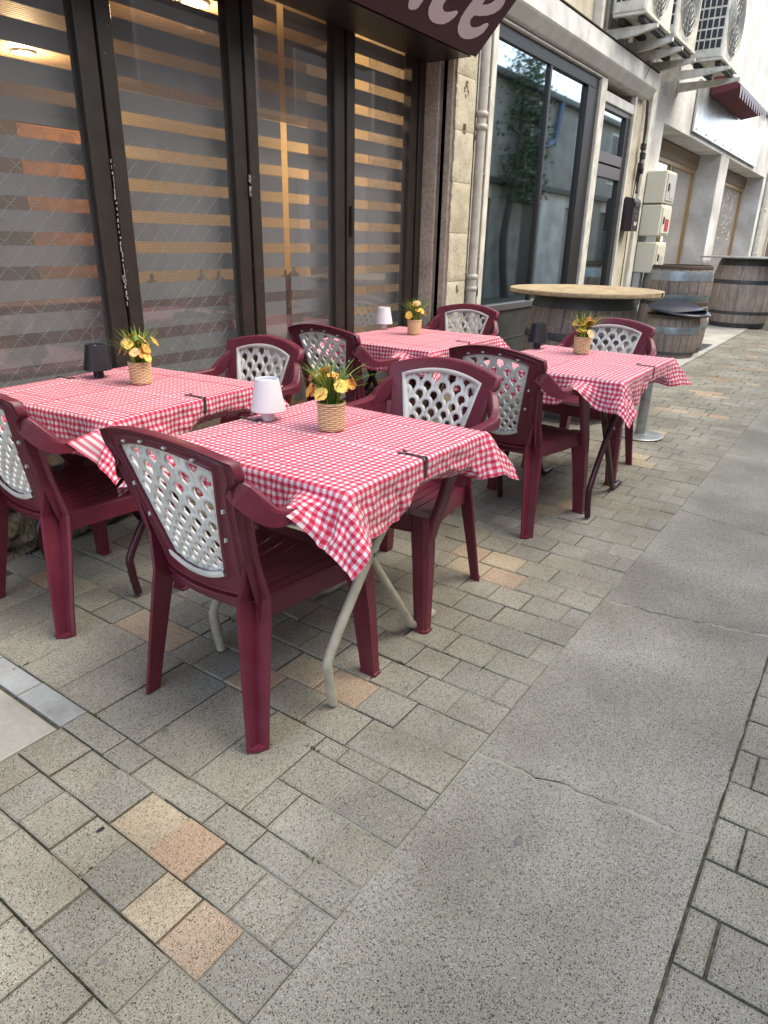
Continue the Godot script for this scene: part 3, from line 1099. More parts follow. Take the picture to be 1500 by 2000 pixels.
func ground() -> void:
	# one sheet to the horizon, rising gently along the street
	var g := thing("ground", "grey joint bed and ground of the narrow street", "ground", Vector3(1.3, 0, 0), 0.0, "", "structure")
	g.rotation.z = atan(SLOPE)
	part("base", bx(Vector3(0, -0.24, 0), Vector3(700, 0.4, 700)), M.grout, g)
	part("joint_bed", bx(Vector3(8.7, -0.031, -1.92), Vector3(25.0, 0.04, 2.57)), M.grout, g)
	part("joint_bed", bx(Vector3(8.7, -0.030, 1.20), Vector3(60.0, 0.04, 2.55)), M.grout, g)
	var pv := thing("pavement", "worn grey and pinkish concrete pavers laid in rows along the shop fronts", "pavement", Vector3(1.3, 0, 0), 0.0, "", "structure")
	pv.rotation.z = atan(SLOPE)
	var list := []   # [x0, x1, z0, z1, kind]   kind: -1 grey, -2 pink, -3 slate, -4 smooth slab
	var zone := func(xa: float, xb: float, za: float, zb: float, pitch: float, la: float, lb: float, gap: float) -> void:
		var x := xa
		var k := 0
		while x < xb - 0.01:
			var p := minf(pitch * rng.randf_range(0.985, 1.015), xb - x)
			if xb - (x + p) < pitch * 0.3: p = xb - x
			var z := zb
			var first := true
			while z > za + 0.005:
				var l := rng.randf_range(la, lb)
				if first and k % 2 == 1: l *= 0.5
				first = false
				l = minf(l, z - za)
				if z - l - za < la * 0.4: l = z - za
				list.append([x + gap * 0.5, x + p - gap * 0.5, z - l + gap * 0.5, z - gap * 0.5, -1])
				z -= l
			x += p
			k += 1
	var g1 := 0.0042
	zone.call(-0.5, 0.865, -1.66, -0.64, 0.128, 0.118, 0.150, g1)
	zone.call(-0.5, 0.30, -2.9, -1.66, 0.128, 0.118, 0.150, g1)
	zone.call(0.865, 1.205, -2.70, -1.02, 0.34, 0.19, 0.215, g1)       # larger slabs under the first chairs
	zone.call(0.865, 1.205, -1.02, -0.64, 0.136, 0.13, 0.16, g1)
	zone.call(1.205, 12.9, -1.72, -0.64, 0.141, 0.135, 0.175, g1)
	zone.call(1.205, 8.3, -2.93, -1.72, 0.141, 0.135, 0.175, g1)
	zone.call(-0.8, 9.0, 0.56, 2.38, 0.150, 0.14, 0.20, 0.007)
	zone.call(0.05, 0.80, -0.045, 0.55, 0.14, 0.12, 0.17, 0.007)
	zone.call(0.80, 9.0, -0.045, 0.55, 0.152, 0.13, 0.21, 0.007)
	list.append([0.78, 0.862, -1.90, -1.664, -3])
	list.append([0.78, 0.862, -2.14, -1.906, -3])
	list.append([0.78, 0.862, -2.42, -2.146, -3])
	list.append([0.78, 0.862, -2.80, -2.426, -3])
	list.append([0.306, 0.768, -2.28, -1.664, -4])
	list.append([0.306, 0.768, -2.90, -2.29, -4])
	# the pinkish stones, where the photograph has them
	var pinks := [Vector2(0.69, -1.185), Vector2(0.69, -1.06), Vector2(0.56, -0.99), Vector2(0.56, -0.86), Vector2(1.27, -2.55), Vector2(1.27, -2.40), Vector2(1.27, -2.02), Vector2(1.27, -1.88), Vector2(1.27, -1.73), Vector2(1.27, -1.60), Vector2(1.27, -1.45), Vector2(1.48, -1.07), Vector2(1.45, -1.25), Vector2(2.50, -1.22), Vector2(2.52, -1.07), Vector2(2.38, -1.03), Vector2(2.40, -1.20), Vector2(3.33, -1.07), Vector2(3.20, -1.14), Vector2(4.40, -1.05), Vector2(4.52, -1.12), Vector2(5.15, -1.03), Vector2(5.25, -1.15)]
	for x in [6.0, 6.9, 7.8, 8.7, 9.7, 10.8]:
		for q in [[0, -1.20], [0.1, -1.05], [0.0, -0.95], [0.1, -1.30]]: pinks.append(Vector2(x + q[0], q[1]))
	for q in [[7.4, -1.75], [7.5, -1.6], [7.6, -1.68], [7.7, -1.5]]: pinks.append(Vector2(q[0], q[1]))
	for p in pinks:
		for e in list:
			if p.x >= e[0] and p.x <= e[1] and p.y >= e[2] and p.y <= e[3] and e[4] == -1: e[4] = -2
	var eye := Vector2(0.3, -0.3)
	for e in list: e.append(Vector2((e[0] + e[1]) / 2, (e[2] + e[3]) / 2).distance_to(eye) + (100.0 if e[0] < 0.1 and e[2] > -0.9 else 0.0))
	list.sort_custom(func(a, b): return a[5] < b[5])
	var count := {}
	var rest := {}
	for i in list.size():
		var e: Array = list[i]
		var m: Material
		var th := 0.0
		match e[4]:
			-1: m = M.grey_pavers[rng.randi() % M.grey_pavers.size()]
			-2: m = M.pink_pavers[rng.randi() % M.pink_pavers.size()]
			-3: m = M.slate
			_: m = M.smooth
		var tilt := Vector2(rng.randf_range(-0.007, 0.007), rng.randf_range(-0.007, 0.007))
		if e[4] == -4: tilt *= 0.2
		var y := rng.randf_range(-0.0022, 0.0022)
		var j := 0.0012
		var x0: float = e[0] - 1.3 + rng.randf_range(-j, j)
		var x1: float = e[1] - 1.3 + rng.randf_range(-j, j)
		var z0: float = e[2] + rng.randf_range(-j, j)
		var z1: float = e[3] + rng.randf_range(-j, j)
		if i < 300:
			var b := MB.new()
			b.paver(x0, x1, z0, z1, y, tilt, 0.05, rng.randf_range(0.003, 0.006))
			quick("paver", count, b.mesh(), m, pv)
		else:
			if not rest.has(m): rest[m] = MB.new()
			rest[m].paver(x0, x1, z0, z1, y, tilt, 0.04, 0.005)
	# the far pavers: one mesh, one surface for each tone
	var far := ArrayMesh.new()
	var k := 0
	for m in rest:
		far.add_surface_from_arrays(Mesh.PRIMITIVE_TRIANGLES, rest[m].mesh().surface_get_arrays(0))
		far.surface_set_material(k, m)
		k += 1
	var fo := part("far_pavers", far, null, pv)
	fo.set_meta("kind", "stuff")
	# cement smeared into the joints along the gutter
	part("cement_joint", bx(Vector3(4.6, -0.0125, -0.755), Vector3(12.0, 0.012, 0.24)), M.cement, pv)
	# the concrete gutter: dished slabs with rough joints
	var gt := thing("gutter", "long dished grey concrete gutter strip between the two bands of pavers", "gutter", Vector3(1.3, 0, 0), 0.0, "", "structure")
	gt.rotation.z = atan(SLOPE)
	var f := FastNoiseLite.new()
	f.seed = 3
	f.frequency = 2.2
	var cuts := [[-3.0, -3.0], [1.395, 1.452], [2.47, 2.57], [3.69, 3.58], [5.0, 5.05], [6.6, 6.55], [9.2, 9.2], [16.0, 16.0], [40.0, 40.0]]
	for i in cuts.size() - 1:
		var nz := 40
		var nx := 24
		var p := []
		for a in nx + 1:
			var row := []
			for c in nz + 1:
				var s := float(c) / nz
				var z := lerpf(-0.638, -0.0475, s) + (0.006 * f.get_noise_2d(a * 0.9 + i * 9.0, c) if c == 0 or c == nz else 0.0)
				var xa := lerpf(cuts[i][0], cuts[i][1], s) + 0.006 + 0.016 * f.get_noise_2d(s * 3.0, i * 7.3) + 0.006 * f.get_noise_2d(s * 14.0, i * 7.3) + 0.02 * sin(PI * s)
				var xb := lerpf(cuts[i + 1][0], cuts[i + 1][1], s) - 0.004 + 0.016 * f.get_noise_2d(s * 3.0, (i + 1) * 7.3) + 0.006 * f.get_noise_2d(s * 14.0, (i + 1) * 7.3) + 0.02 * sin(PI * s)
				var t := float(a) / nx
				var y := 0.001 - 0.016 * sin(PI * s) + 0.003 * f.get_noise_2d(lerpf(xa, xb, t) * 0.8, z * 2.0)
				if a == 0 or a == nx: y -= 0.006
				if a == 1: t = minf(t, 0.006 / (xb - xa))
				if a == nx - 1: t = maxf(t, 1.0 - 0.006 / (xb - xa))
				row.append(Vector3(lerpf(xa, xb, t) - 1.3, y, z))
			p.append(row)
		var b := MB.new()
		b.grid(p)
		part("slab", b.mesh(), M.gutter, gt)
		# the crack between slabs: a dark gap on the fall, old filler above it
		if i > 0:
			b = MB.new()
			p = []
			for c in nz + 1:
				var s := float(c) / nz
				var x := lerpf(cuts[i][0], cuts[i][1], s) + 0.016 * f.get_noise_2d(s * 3.0, i * 7.3) + 0.006 * f.get_noise_2d(s * 14.0, i * 7.3) + 0.02 * sin(PI * s) - 1.3
				var y := -0.002 - 0.016 * sin(PI * s) - (0.0025 if s > 0.22 and s < 0.62 else 0.0) - 0.003 * f.get_noise_2d(s * 20.0, 4.0)
				var z := lerpf(-0.632, -0.048, s)
				var w := 0.008 + 0.007 * maxf(0.0, f.get_noise_2d(s * 6.0, 40.0))
				p.append([Vector3(x - w, y - 0.003, z), Vector3(x, y, z), Vector3(x + w, y - 0.003, z)])
			b.grid(p)
			part("joint_filler", b.mesh(), M.cement if i in [1, 2] else M.grout, gt)
	# the smooth footway further up, with its kerb line, and the drain cover
	var sw := thing("sidewalk", "smooth pale grey footway with a drain cover beside the barrels", "sidewalk", Vector3(1.3, 0, 0), 0.0, "", "structure")
	sw.rotation.z = atan(SLOPE)
	var xs := [8.31, 9.3, 10.6, 12.0, 13.6, 15.4, 18.0, 22.0, 30.0]
	for i in xs.size() - 1:
		part("slab", span(xs[i] + 0.004 - 1.3, xs[i + 1] - 0.004 - 1.3, -0.1, 0.006, -3.2, -1.735, 0.006), M.smooth, sw)
	part("drain_cover", span(9.75 - 1.3, 10.5 - 1.3, 0.0, 0.011, -2.05, -1.80, 0.003), M.iron, sw)
	# flattened gum, oil drips and old drops on the paving
	var sp := MB.new()
	for g3 in 130:
		var x := 0.2 + 6.5 * pow(rng.randf(), 1.5)
		var z := rng.randf_range(-1.5, 0.4)
		var rad := 0.003 + 0.011 * pow(rng.randf(), 3.0)
		var y := gy(x) + 0.0040
		if z > -0.64 and z < -0.045: y = gy(x) + 0.0030 - 0.016 * sin(PI * (z + 0.638) / 0.59)
		var ring := []
		for q in 8:
			var a := TAU * q / 8.0
			var rr := rad * rng.randf_range(0.65, 1.3)
			ring.append(Vector3(x + rr * cos(a), y - 0.003, z + rr * 0.8 * sin(a)))
		for q in 8: sp.tri(Vector3(x, y, z), ring[q], ring[(q + 1) % 8], Vector3.UP, Vector3.UP, Vector3.UP)
	var so := part("gum_spots", sp.mesh(), M.gum, self)
	tag(so, "dark flattened gum spots and drips scattered over the paving", "gum spots", "", "stuff")
	# weeds in the joints
	var bm := MB.new()
	for w in 26:
		var q: Array = [list[7 + w * 11][0] - 0.002, list[7 + w * 11][2] - 0.002]
		for k2 in 5 + rng.randi() % 8:
			var a := rng.randf() * TAU
			var along := rng.randf_range(-0.03, 0.03)
			var c := Vector3(q[0] + (along if w % 2 == 0 else 0.002 * cos(a)), gy(q[0]) - 0.005, q[1] + (0.002 * sin(a) if w % 2 == 0 else along))
			var d := Vector3(cos(a * 3.0), 0, sin(a * 3.0)) * 0.006
			bm.quad(c - d * 0.3, c + d * 0.3, c + d + Vector3(0, 0.007, 0), c + d * 0.4 + Vector3(0, 0.009, 0), Vector3.UP)
	var wd := part("weeds", bm.mesh(), M.moss, self)
	tag(wd, "tiny green weeds sprouting in the joints of the pavers", "weeds", "", "stuff")

func restaurant() -> void:
	var o := thing("restaurant_building", "café front with dark framed glazing above a rubble plinth and a stone pillar", "building")
	# rubble plinth
	var f := FastNoiseLite.new()
	f.seed = 12
	f.frequency = 5.0
	var p := []
	for i in 121:
		var x := -1.0 + 5.55 * i / 120.0
		var row := []
		for j in 13:
			var y := -0.05 + 0.25 * j / 12.0
			var z := -2.86 + 0.075 * f.get_noise_2d(x, y * 1.6) + 0.035 * f.get_noise_2d(x * 4.0, y * 4.0) + 0.03 * sin(PI * j / 12.0)
			row.append(Vector3(x, y + 0.012 * f.get_noise_2d(x * 3.0, 9.0) * (1.0 if j == 12 else 0.0), z))
		row.append(Vector3(x, 0.198, -3.0))
		p.append(row)
	var b := MB.new()
	b.grid(p)
	part("rubble_plinth", b.mesh(), M.rubble, o)
	part("sill", span(-1.0, 4.555, 0.20, 0.235, -3.05, -2.86, 0.006), M.frame, o)
	var sf := Node3D.new()
	sf.name = "shopfront"
	o.add_child(sf)
	var mull := [[0.30, 0.465], [1.10, 1.267], [1.935, 2.102], [2.763, 2.930], [3.585, 3.765], [4.400, 4.555]]
	for q in mull:
		var mid: float = (q[0] + q[1]) / 2 + 0.008
		part("mullion", span(q[0], mid - 0.004, 0.235, 2.66, -2.965, -2.90, 0.004), M.frame, sf)
		part("mullion", span(mid + 0.004, q[1], 0.235, 2.66, -2.965, -2.888, 0.004), M.frame, sf)
		part("mullion", span(mid - 0.012, mid + 0.012, 0.235, 2.66, -2.972, -2.925), M.frame, sf)
	for k in mull.size() - 1:
		var x0: float = mull[k][1]
		var x1: float = mull[k + 1][0]
		part("rail", span(x0, x1, 0.237, 0.318, -2.963, -2.902, 0.004), M.frame, sf)
		part("rail", span(x0, x1, 2.545, 2.66, -2.963, -2.902, 0.004), M.frame, sf)
		part("pane", span(x0 - 0.004, x1 + 0.004, 0.312, 2.55, -2.9355, -2.9345), M.glass, sf)
	# worn edge, lock hole and handle on the frames
	b = MB.new()
	for k in 26:
		var y := 1.02 + 0.62 * k / 26.0
		b.box(Vector3(2.0225 + rng.randf_range(-0.003, 0.002), y, -2.8885), Vector3(rng.randf_range(0.002, 0.006), rng.randf_range(0.008, 0.026), 0.003))
	for k in 10: b.box(Vector3(2.024 + rng.randf_range(-0.008, 0.004), rng.randf_range(1.05, 1.14), -2.8885), Vector3(rng.randf_range(0.004, 0.010), rng.randf_range(0.005, 0.012), 0.003))
	for k in 14: b.box(Vector3(2.853 + rng.randf_range(-0.006, 0.006), rng.randf_range(1.53, 1.62), -2.8885), Vector3(rng.randf_range(0.002, 0.006), rng.randf_range(0.008, 0.02), 0.003))
	for k in 30: b.box(Vector3([2.05, 2.87, 2.91, 3.70, 4.44][k % 5] + rng.randf_range(-0.03, 0.03), rng.randf_range(0.5, 2.3), -2.8885), Vector3(0.003, 0.004, 0.002))
	part("worn_paint", b.mesh(), M.chip, sf)
	b = MB.new()
	b.disc(Vector3(1.985, 1.30, -2.8995), 0.009, Vector3(0, 0, 1), 16)
	part("lock_hole", b.mesh(), M.cable, sf)
	part("handle", span(3.71, 3.735, 1.34, 1.52, -2.888, -2.866, 0.006), M.black_frame, sf)
	# pillar: plaster reveal, shutter track and stone blocks
	part("reveal", span(4.557, 4.70, 0.0, 2.50, -3.05, -2.78, 0.006), M.plaster, o)
	part("shutter_track", span(4.60, 4.66, 0.0, 2.50, -2.779, -2.735, 0.004), M.black_frame, o)
	part("reveal", span(4.566, 4.72, 0.0, 2.52, -2.733, -2.672, 0.01), M.plaster, o)
	var ys := [0.0, 0.37, 0.71, 1.043, 1.377, 1.71, 2.033, 2.358, 2.75]
	for k in ys.size() - 1:
		b = MB.new()
		p = []
		for i in 15:
			var row := []
			for j in 15:
				var x := lerpf(4.575, 4.845, i / 14.0)
				var y := lerpf(ys[k] + 0.0015, ys[k + 1] - 0.0015, j / 14.0)
				var e := minf(minf(i, 14 - i), minf(j, 14 - j))
				if i == 0: x += 0.014 * f.get_noise_2d(y * 3.0, 33.0)
				row.append(Vector3(x, y, -2.650 + 0.004 * f.get_noise_2d(x * 6.0, y * 6.0) + 0.002 * f.get_noise_2d(x * 30.0, y * 30.0) - (0.005 if e == 0 else 0.0)))
			p.append(row)
		b.grid(p)
		b.quad(p[0][0], p[0][14], p[0][14] - Vector3(0, 0, 0.05), p[0][0] - Vector3(0, 0, 0.05), Vector3.LEFT)
		part("stone_block", b.mesh(), M.stone[k % 3], o)
	b = MB.new()
	for q in [[4.70, 2.28, 0.030, 0.05], [4.70, 2.05, 0.020, 0.035], [4.72, 0.99, 0.015, 0.03]]:
		for k in 14:
			var a := rng.randf() * TAU
			var rr := sqrt(rng.randf())
			b.box(Vector3(q[0] + q[2] * rr * cos(a), q[1] + q[3] * rr * sin(a), -2.649), Vector3(rng.randf_range(0.006, 0.016), rng.randf_range(0.008, 0.02), 0.006), 0.002)
	part("chipped_patch", b.mesh(), M.rubble, o)
	part("pillar_core", span(4.60, 5.02, 0.0, 6.5, -3.4, -2.70), M.plaster, o)
	# wall above and the hidden inside of the building
	part("wall", span(-3.0, 4.60, 2.662, 6.5, -3.15, -2.93), M.plaster, o)
	part("wall", span(-3.0, 0.30, 0.0, 2.66, -3.15, -2.93), M.plaster, o)
	part("soffit", span(0.3, 4.56, 2.50, 2.56, -2.90, -2.60, 0.004), M.black_frame, o)
	part("soffit_rail", span(0.3, 4.60, 2.455, 2.497, -2.83, -2.775, 0.004), M.dark_panel, o)
	part("room_floor", span(-3.2, 12.2, 0.10, 0.20, -7.3, -3.0), M.room_floor, o)
	part("room_ceiling", span(-3.2, 12.2, 2.75, 2.95, -7.3, -3.15), M.brown_box, o)
	part("room_wall", span(-3.2, 12.2, 0.2, 2.75, -7.3, -7.1), M.room_beige, o)
	part("room_wall", span(-3.2, -3.0, 0.2, 2.75, -7.1, -3.15), M.room_beige, o)
	part("room_wall", span(12.0, 12.2, 0.2, 2.75, -7.1, -3.6), M.room_beige, o)
	part("room_wall", span(4.62, 12.2, 0.2, 2.75, -3.6, -3.42), M.room_beige, o)
	part("room_wall", span(-3.0, 2.85, 0.2, 2.36, -5.3, -5.1), M.room_dark, o)
	part("panelling", span(2.86, 3.5, 0.2, 2.02, -5.3, -5.12, 0.01), M.room_orange, o)
	part("room_wall", span(2.86, 3.5, 2.03, 2.36, -5.3, -5.13), M.room_dark, o)
	part("panelling", span(6.75, 7.35, 0.2, 2.74, -5.3, -5.12, 0.01), M.room_orange, o)
	part("banquette", span(-2.0, 6.6, 0.2, 0.93, -4.5, -4.3, 0.03), M.banquette, o)
	part("counter", span(3.6, 6.6, 0.2, 0.62, -5.9, -5.4, 0.02), M.room_dark, o)
	b = MB.new()
	for k in 14:
		var x := 2.2 + 4.2 * k / 14.0 + rng.randf_range(-0.15, 0.15)
		var h := rng.randf_range(0.06, 0.22)
		b.lathe([Vector2(0.05, 0.93), Vector2(0.05, 0.93 + h * 0.5), Vector2(0.015, 0.93 + h * 0.7), Vector2(0.012, 0.93 + h), Vector2(0.0001, 0.93 + h)], 10, Vector3(x, 0, -4.4))
	part("bottles", b.mesh(), M.room_dark, o).set_meta("kind", "stuff")
	# downlights that are lit
	var spots := [Vector3(3.67, 2.745, -4.15), Vector3(3.79, 2.745, -6.46), Vector3(8.6, 2.745, -6.0)]
	var lit := ["round warm downlight glowing in the café ceiling over the second pane", "round warm downlight glowing in the café ceiling behind the leftmost pane", "round warm ceiling light at the back of the café, far right"]
	for k in spots.size():
		var t := thing("ceiling_light", lit[k], "ceiling light", spots[k], 0.0, "downlights in the café ceiling")
		b = MB.new()
		b.disc(Vector3(0, -0.012, 0), 0.085, Vector3.DOWN, 28)
		var gl := part("lamp_disc", b.mesh(), M.get("glow", null), t)
		if not M.has("glow"):
			M.glow = mat(Color(1, 0.85, 0.6), 0.5)
			M.glow.emission_enabled = true
			M.glow.emission = Color(1.0, 0.80, 0.50)
			M.glow.emission_energy_multiplier = 2.2
			gl.material_override = M.glow
		b = MB.new()
		b.lathe([Vector2(0.085, -0.012), Vector2(0.10, -0.012), Vector2(0.105, 0.0)], 28)
		part("trim_ring", b.mesh(), M.steel, t)
		var l := OmniLight3D.new()
		l.name = "light"
		l.light_color = Color(1.0, 0.84, 0.62)
		l.light_energy = 0.95
		l.light_size = 0.08
		l.omni_range = 14.0
		l.omni_attenuation = 2.0
		l.shadow_enabled = true
		l.position = Vector3(0, -0.10, 0)
		t.add_child(l)
	# day and night blinds: solid bands and sheer bands in turn
	var units := [[0.50, 2.005, 1.712, "striped roller blind behind the leftmost café pane"], [2.03, 3.272, 1.680, "striped roller blind behind the second café pane, a gap on its right"], [3.325, 4.605, 1.680, "striped roller blind behind the two rightmost café panes"]]
	for u in units:
		var t := thing("roller_blind", u[3], "blind", Vector3(u[0], 0, -3.05), 0.0, "striped roller blinds behind the café glass")
		var w: float = u[1] - u[0]
		var y: float = u[2] + 0.139 * 6
		while y > 0.30:
			part("sheer_band", span(0, w, y - 0.0275, y + 0.0275, -0.0008, 0.0008), M.sheer, t)
			b = MB.new()
			for k in 8: b.box(Vector3(w / 2, y - 0.0245 + 0.007 * k, 0.0), Vector3(w, 0.0013, 0.0026))
			part("thread", b.mesh(), M.thread, t).set_meta("kind", "stuff")
			part("solid_band", span(0, w, y - 0.1115, y - 0.0275, -0.0012, 0.0012), M.blind, t)
			y -= 0.139
		part("headrail", span(0, w, 2.56, 2.64, -0.03, 0.03, 0.006), M.blind, t)
	# rolling security grille of wavy rods, lowered between glass and blinds on the left
	var gr := thing("security_grille", "pale wavy wire grille behind the two left café panes", "grille", Vector3(0.5, 0, -2.995))
	for k in 30:
		b = MB.new()
		var y := 0.30 + 0.048 * k
		var pts := []
		for q in 141: pts.append(Vector3(2.24 * q / 140.0, y + 0.022 * sin(TAU * q / 6.4 + PI * (k % 2)), 0.003 * (k % 2)))
		b.tube(pts, 0.0011, 4, false)
		part("rod", b.mesh(), M.galva, gr)
	# slanted burgundy fascia with pale script letters
	var sg := thing("shop_sign", "slanted burgundy fascia sign with large pale script letters above the café", "sign", Vector3(0, 2.42, -2.5))
	var up := Vector3(0, 0.7203, 0.6937)
	var bs := Basis(Vector3.RIGHT, up, Vector3.RIGHT.cross(up))
	b = MB.new()
	b.box(bs * Vector3(1.765, 0.33, -0.02), Vector3(5.53, 0.66, 0.04), 0.004, bs)
	part("panel", b.mesh(), M.sign, sg)
	part("underside", span(-1.0, 4.52, 0.005, 0.035, -0.35, -0.03), M.black_frame, sg)
	var glyphs := {
		"letter_i": [[3.62, 0.115], [3.635, 0.091], [3.653, 0.08], [3.677, 0.079], [3.706, 0.089], [3.72, 0.103], [3.722, 0.128], [3.735, 0.22], [3.76, 0.33], [3.74, 0.345], [3.68, 0.335], [3.655, 0.30], [3.635, 0.20]],
		"letter_c": [[3.795, 0.165], [3.803, 0.128], [3.828, 0.1], [3.866, 0.08], [3.913, 0.072], [3.961, 0.075], [4.01, 0.087], [4.042, 0.11], [4.063, 0.14], [4.07, 0.166], [4.059, 0.176], [4.04, 0.173], [4.012, 0.159], [3.975, 0.146], [3.945, 0.145], [3.917, 0.154], [3.902, 0.169], [3.901, 0.195], [3.907, 0.24], [3.93, 0.285], [3.955, 0.295], [3.975, 0.275], [4.01, 0.262], [4.045, 0.28], [4.05, 0.315], [4.02, 0.345], [3.97, 0.36], [3.91, 0.352], [3.85, 0.315], [3.81, 0.25]],
		"letter_e": [[4.128, 0.26], [4.12, 0.21], [4.124, 0.156], [4.15, 0.107], [4.188, 0.081], [4.235, 0.067], [4.285, 0.067], [4.342, 0.079], [4.393, 0.107], [4.422, 0.14], [4.426, 0.175], [4.417, 0.195], [4.396, 0.195], [4.373, 0.18], [4.35, 0.159], [4.314, 0.142], [4.274, 0.139], [4.242, 0.149], [4.219, 0.171], [4.227, 0.199], [4.279, 0.208], [4.35, 0.231], [4.401, 0.259], [4.428, 0.292], [4.427, 0.3235], [4.323, 0.315], [4.31, 0.294], [4.284, 0.277], [4.233, 0.261], [4.229, 0.289], [4.25, 0.325], [4.29, 0.342], [4.318, 0.338], [4.3235, 0.3158], [4.427, 0.3245], [4.415, 0.341], [4.38, 0.372], [4.30, 0.384], [4.22, 0.368], [4.16, 0.325]],
	}
	var dot := []
	for k in 14: dot.append([3.795 + 0.045 * cos(TAU * k / 14.0), 0.425 + 0.04 * sin(TAU * k / 14.0)])
	glyphs["letter_dot"] = dot
	for gl in glyphs:
		var poly := PackedVector2Array()
		for q in glyphs[gl]: poly.append(Vector2(q[0], q[1]))
		var idx := Geometry2D.triangulate_polygon(poly)
		b = MB.new()
		for k in range(0, idx.size(), 3):
			var q := []
			for s in 3: q.append(bs * Vector3(poly[idx[k + s]].x, poly[idx[k + s]].y, 0.003))
			b.tri(q[0], q[1], q[2], bs.z, bs.z, bs.z)
		for k in poly.size():
			var a := poly[k]
			var c := poly[(k + 1) % poly.size()]
			b.quad(bs * Vector3(a.x, a.y, 0.003), bs * Vector3(c.x, c.y, 0.003), bs * Vector3(c.x, c.y, 0.0005), bs * Vector3(a.x, a.y, 0.0005), bs * Vector3(c.y - a.y, a.x - c.x, 0))
		part(gl, b.mesh(), M.letter, sg)

func shop() -> void:
	var o := thing("shop_building", "closed shop with a wide teal reflecting window, white casing and a shutter box", "building")
	var zf := -2.68
	part("wall", span(4.92, 5.10, 0.0, 6.5, -3.0, zf - 0.005), M.white_paint, o)
	part("wall", span(5.10, 8.42, 2.80, 6.5, -3.0, zf - 0.02), M.cream_wall, o)
	part("wall", span(8.42, 8.98, 0.0, 6.5, -3.0, zf - 0.01), M.cream_wall, o)
	part("corner_board", span(8.985, 9.15, 0.0, 3.05, -3.0, zf + 0.03, 0.006), M.white_paint, o)
	part("dark_room", span(4.95, 8.9, -0.05, 2.9, -4.3, -4.2), M.room_dark, o)
	part("dark_room", span(4.95, 5.05, -0.05, 2.9, -4.2, -3.0), M.room_dark, o)
	part("dark_room", span(8.8, 8.9, -0.05, 2.9, -4.2, -3.0), M.room_dark, o)
	part("dark_room", span(4.95, 8.9, 2.82, 2.92, -4.2, -3.0), M.room_dark, o)
	part("dark_room", span(4.95, 8.9, -0.05, 0.02, -4.2, -3.0), M.room_dark, o)
	# casing strips round the window
	part("casing", span(5.045, 5.115, 0.0, 2.80, zf - 0.03, zf + 0.035, 0.005), M.white_paint, o)
	part("casing", span(7.30, 7.45, 0.0, 2.80, zf - 0.03, zf + 0.03, 0.005), M.white_paint, o)
	part("casing", span(8.385, 8.425, 0.0, 2.80, zf - 0.03, zf + 0.03, 0.005), M.white_paint, o)
	var w := Node3D.new()
	w.name = "shop_window"
	o.add_child(w)
	part("frame", span(5.115, 7.30, 2.685, 2.78, zf - 0.06, zf, 0.004), M.black_frame, w)
	part("frame", span(7.02, 7.29, 0.83, 2.685, zf - 0.06, zf + 0.004, 0.004), M.black_frame, w)
	part("frame", span(6.13, 6.17, 0.83, 2.685, zf - 0.06, zf + 0.002, 0.004), M.black_frame, w)
	part("frame", span(5.115, 7.30, 0.775, 0.83, zf - 0.06, zf + 0.02, 0.004), M.purple_frame, w)
	part("pane", span(5.115, 6.13, 0.83, 2.685, zf - 0.0205, zf - 0.0195), M.glass_shop, w)
	part("pane", span(6.17, 7.02, 0.83, 2.685, zf - 0.0305, zf - 0.0295), M.glass_shop, w)
	part("glazing_bead", span(6.172, 6.18, 0.83, 2.685, zf - 0.026, zf - 0.002), M.steel, w)
	part("glazing_bead", span(5.20, 5.206, 0.83, 2.685, zf - 0.018, zf - 0.012), M.steel, w)
	part("panel", span(5.115, 7.30, 0.0, 0.775, zf - 0.06, zf - 0.002), M.dark_panel, w)
	for y in [0.26, 0.52]: part("panel_joint", span(5.115, 7.30, y, y + 0.012, zf - 0.05, zf + 0.003, 0.003), M.black_frame, w)
	var d := Node3D.new()
	d.name = "door"
	o.add_child(d)
	part("shutter_rail", span(7.45, 8.385, 2.62, 2.71, zf - 0.03, zf + 0.02, 0.005), M.box_metal, d)
	part("frame", span(7.45, 8.385, 2.57, 2.62, zf - 0.06, zf, 0.004), M.purple_frame, d)
	part("frame", span(8.24, 8.385, 0.0, 2.57, zf - 0.06, zf, 0.004), M.black_frame, d)
	part("frame", span(7.45, 7.47, 0.0, 2.57, zf - 0.06, zf, 0.002), M.purple_frame, d)
	part("transom", span(7.47, 8.24, 2.10, 2.20, zf - 0.05, zf + 0.005, 0.004), M.purple_frame, d)
	part("transom", span(7.47, 8.24, 1.97, 2.085, zf - 0.05, zf + 0.005, 0.004), M.purple_frame, d)
	part("pane", span(7.47, 8.24, 2.20, 2.57, zf - 0.0305, zf - 0.0295), M.glass_shop, d)
	part("pane", span(7.47, 8.24, 0.25, 1.97, zf - 0.0305, zf - 0.0295), M.glass_shop, d)
	part("kick_panel", span(7.47, 8.24, 0.0, 0.25, zf - 0.05, zf), M.dark_panel, d)
	# roller shutter box with its chamfered underside
	var b := MB.new()
	var prof := [Vector2(-2.70, 2.80), Vector2(-2.62, 2.815), Vector2(-2.56, 2.885), Vector2(-2.55, 2.90), Vector2(-2.55, 3.045), Vector2(-2.56, 3.052), Vector2(-2.70, 3.055)]
	var s := []
	for x in [5.02, 8.36, 8.74]:
		var sec := []
		for q in prof: sec.append(Vector3(x, q.y, q.x))
		s.append(sec)
	b.loft(s)
	part("shutter_box", b.mesh(), M.box_metal, o)
	part("shutter_box_lid", span(5.02, 8.745, 3.056, 3.066, -2.70, -2.543, 0.002), M.rust, o)
	b = MB.new()
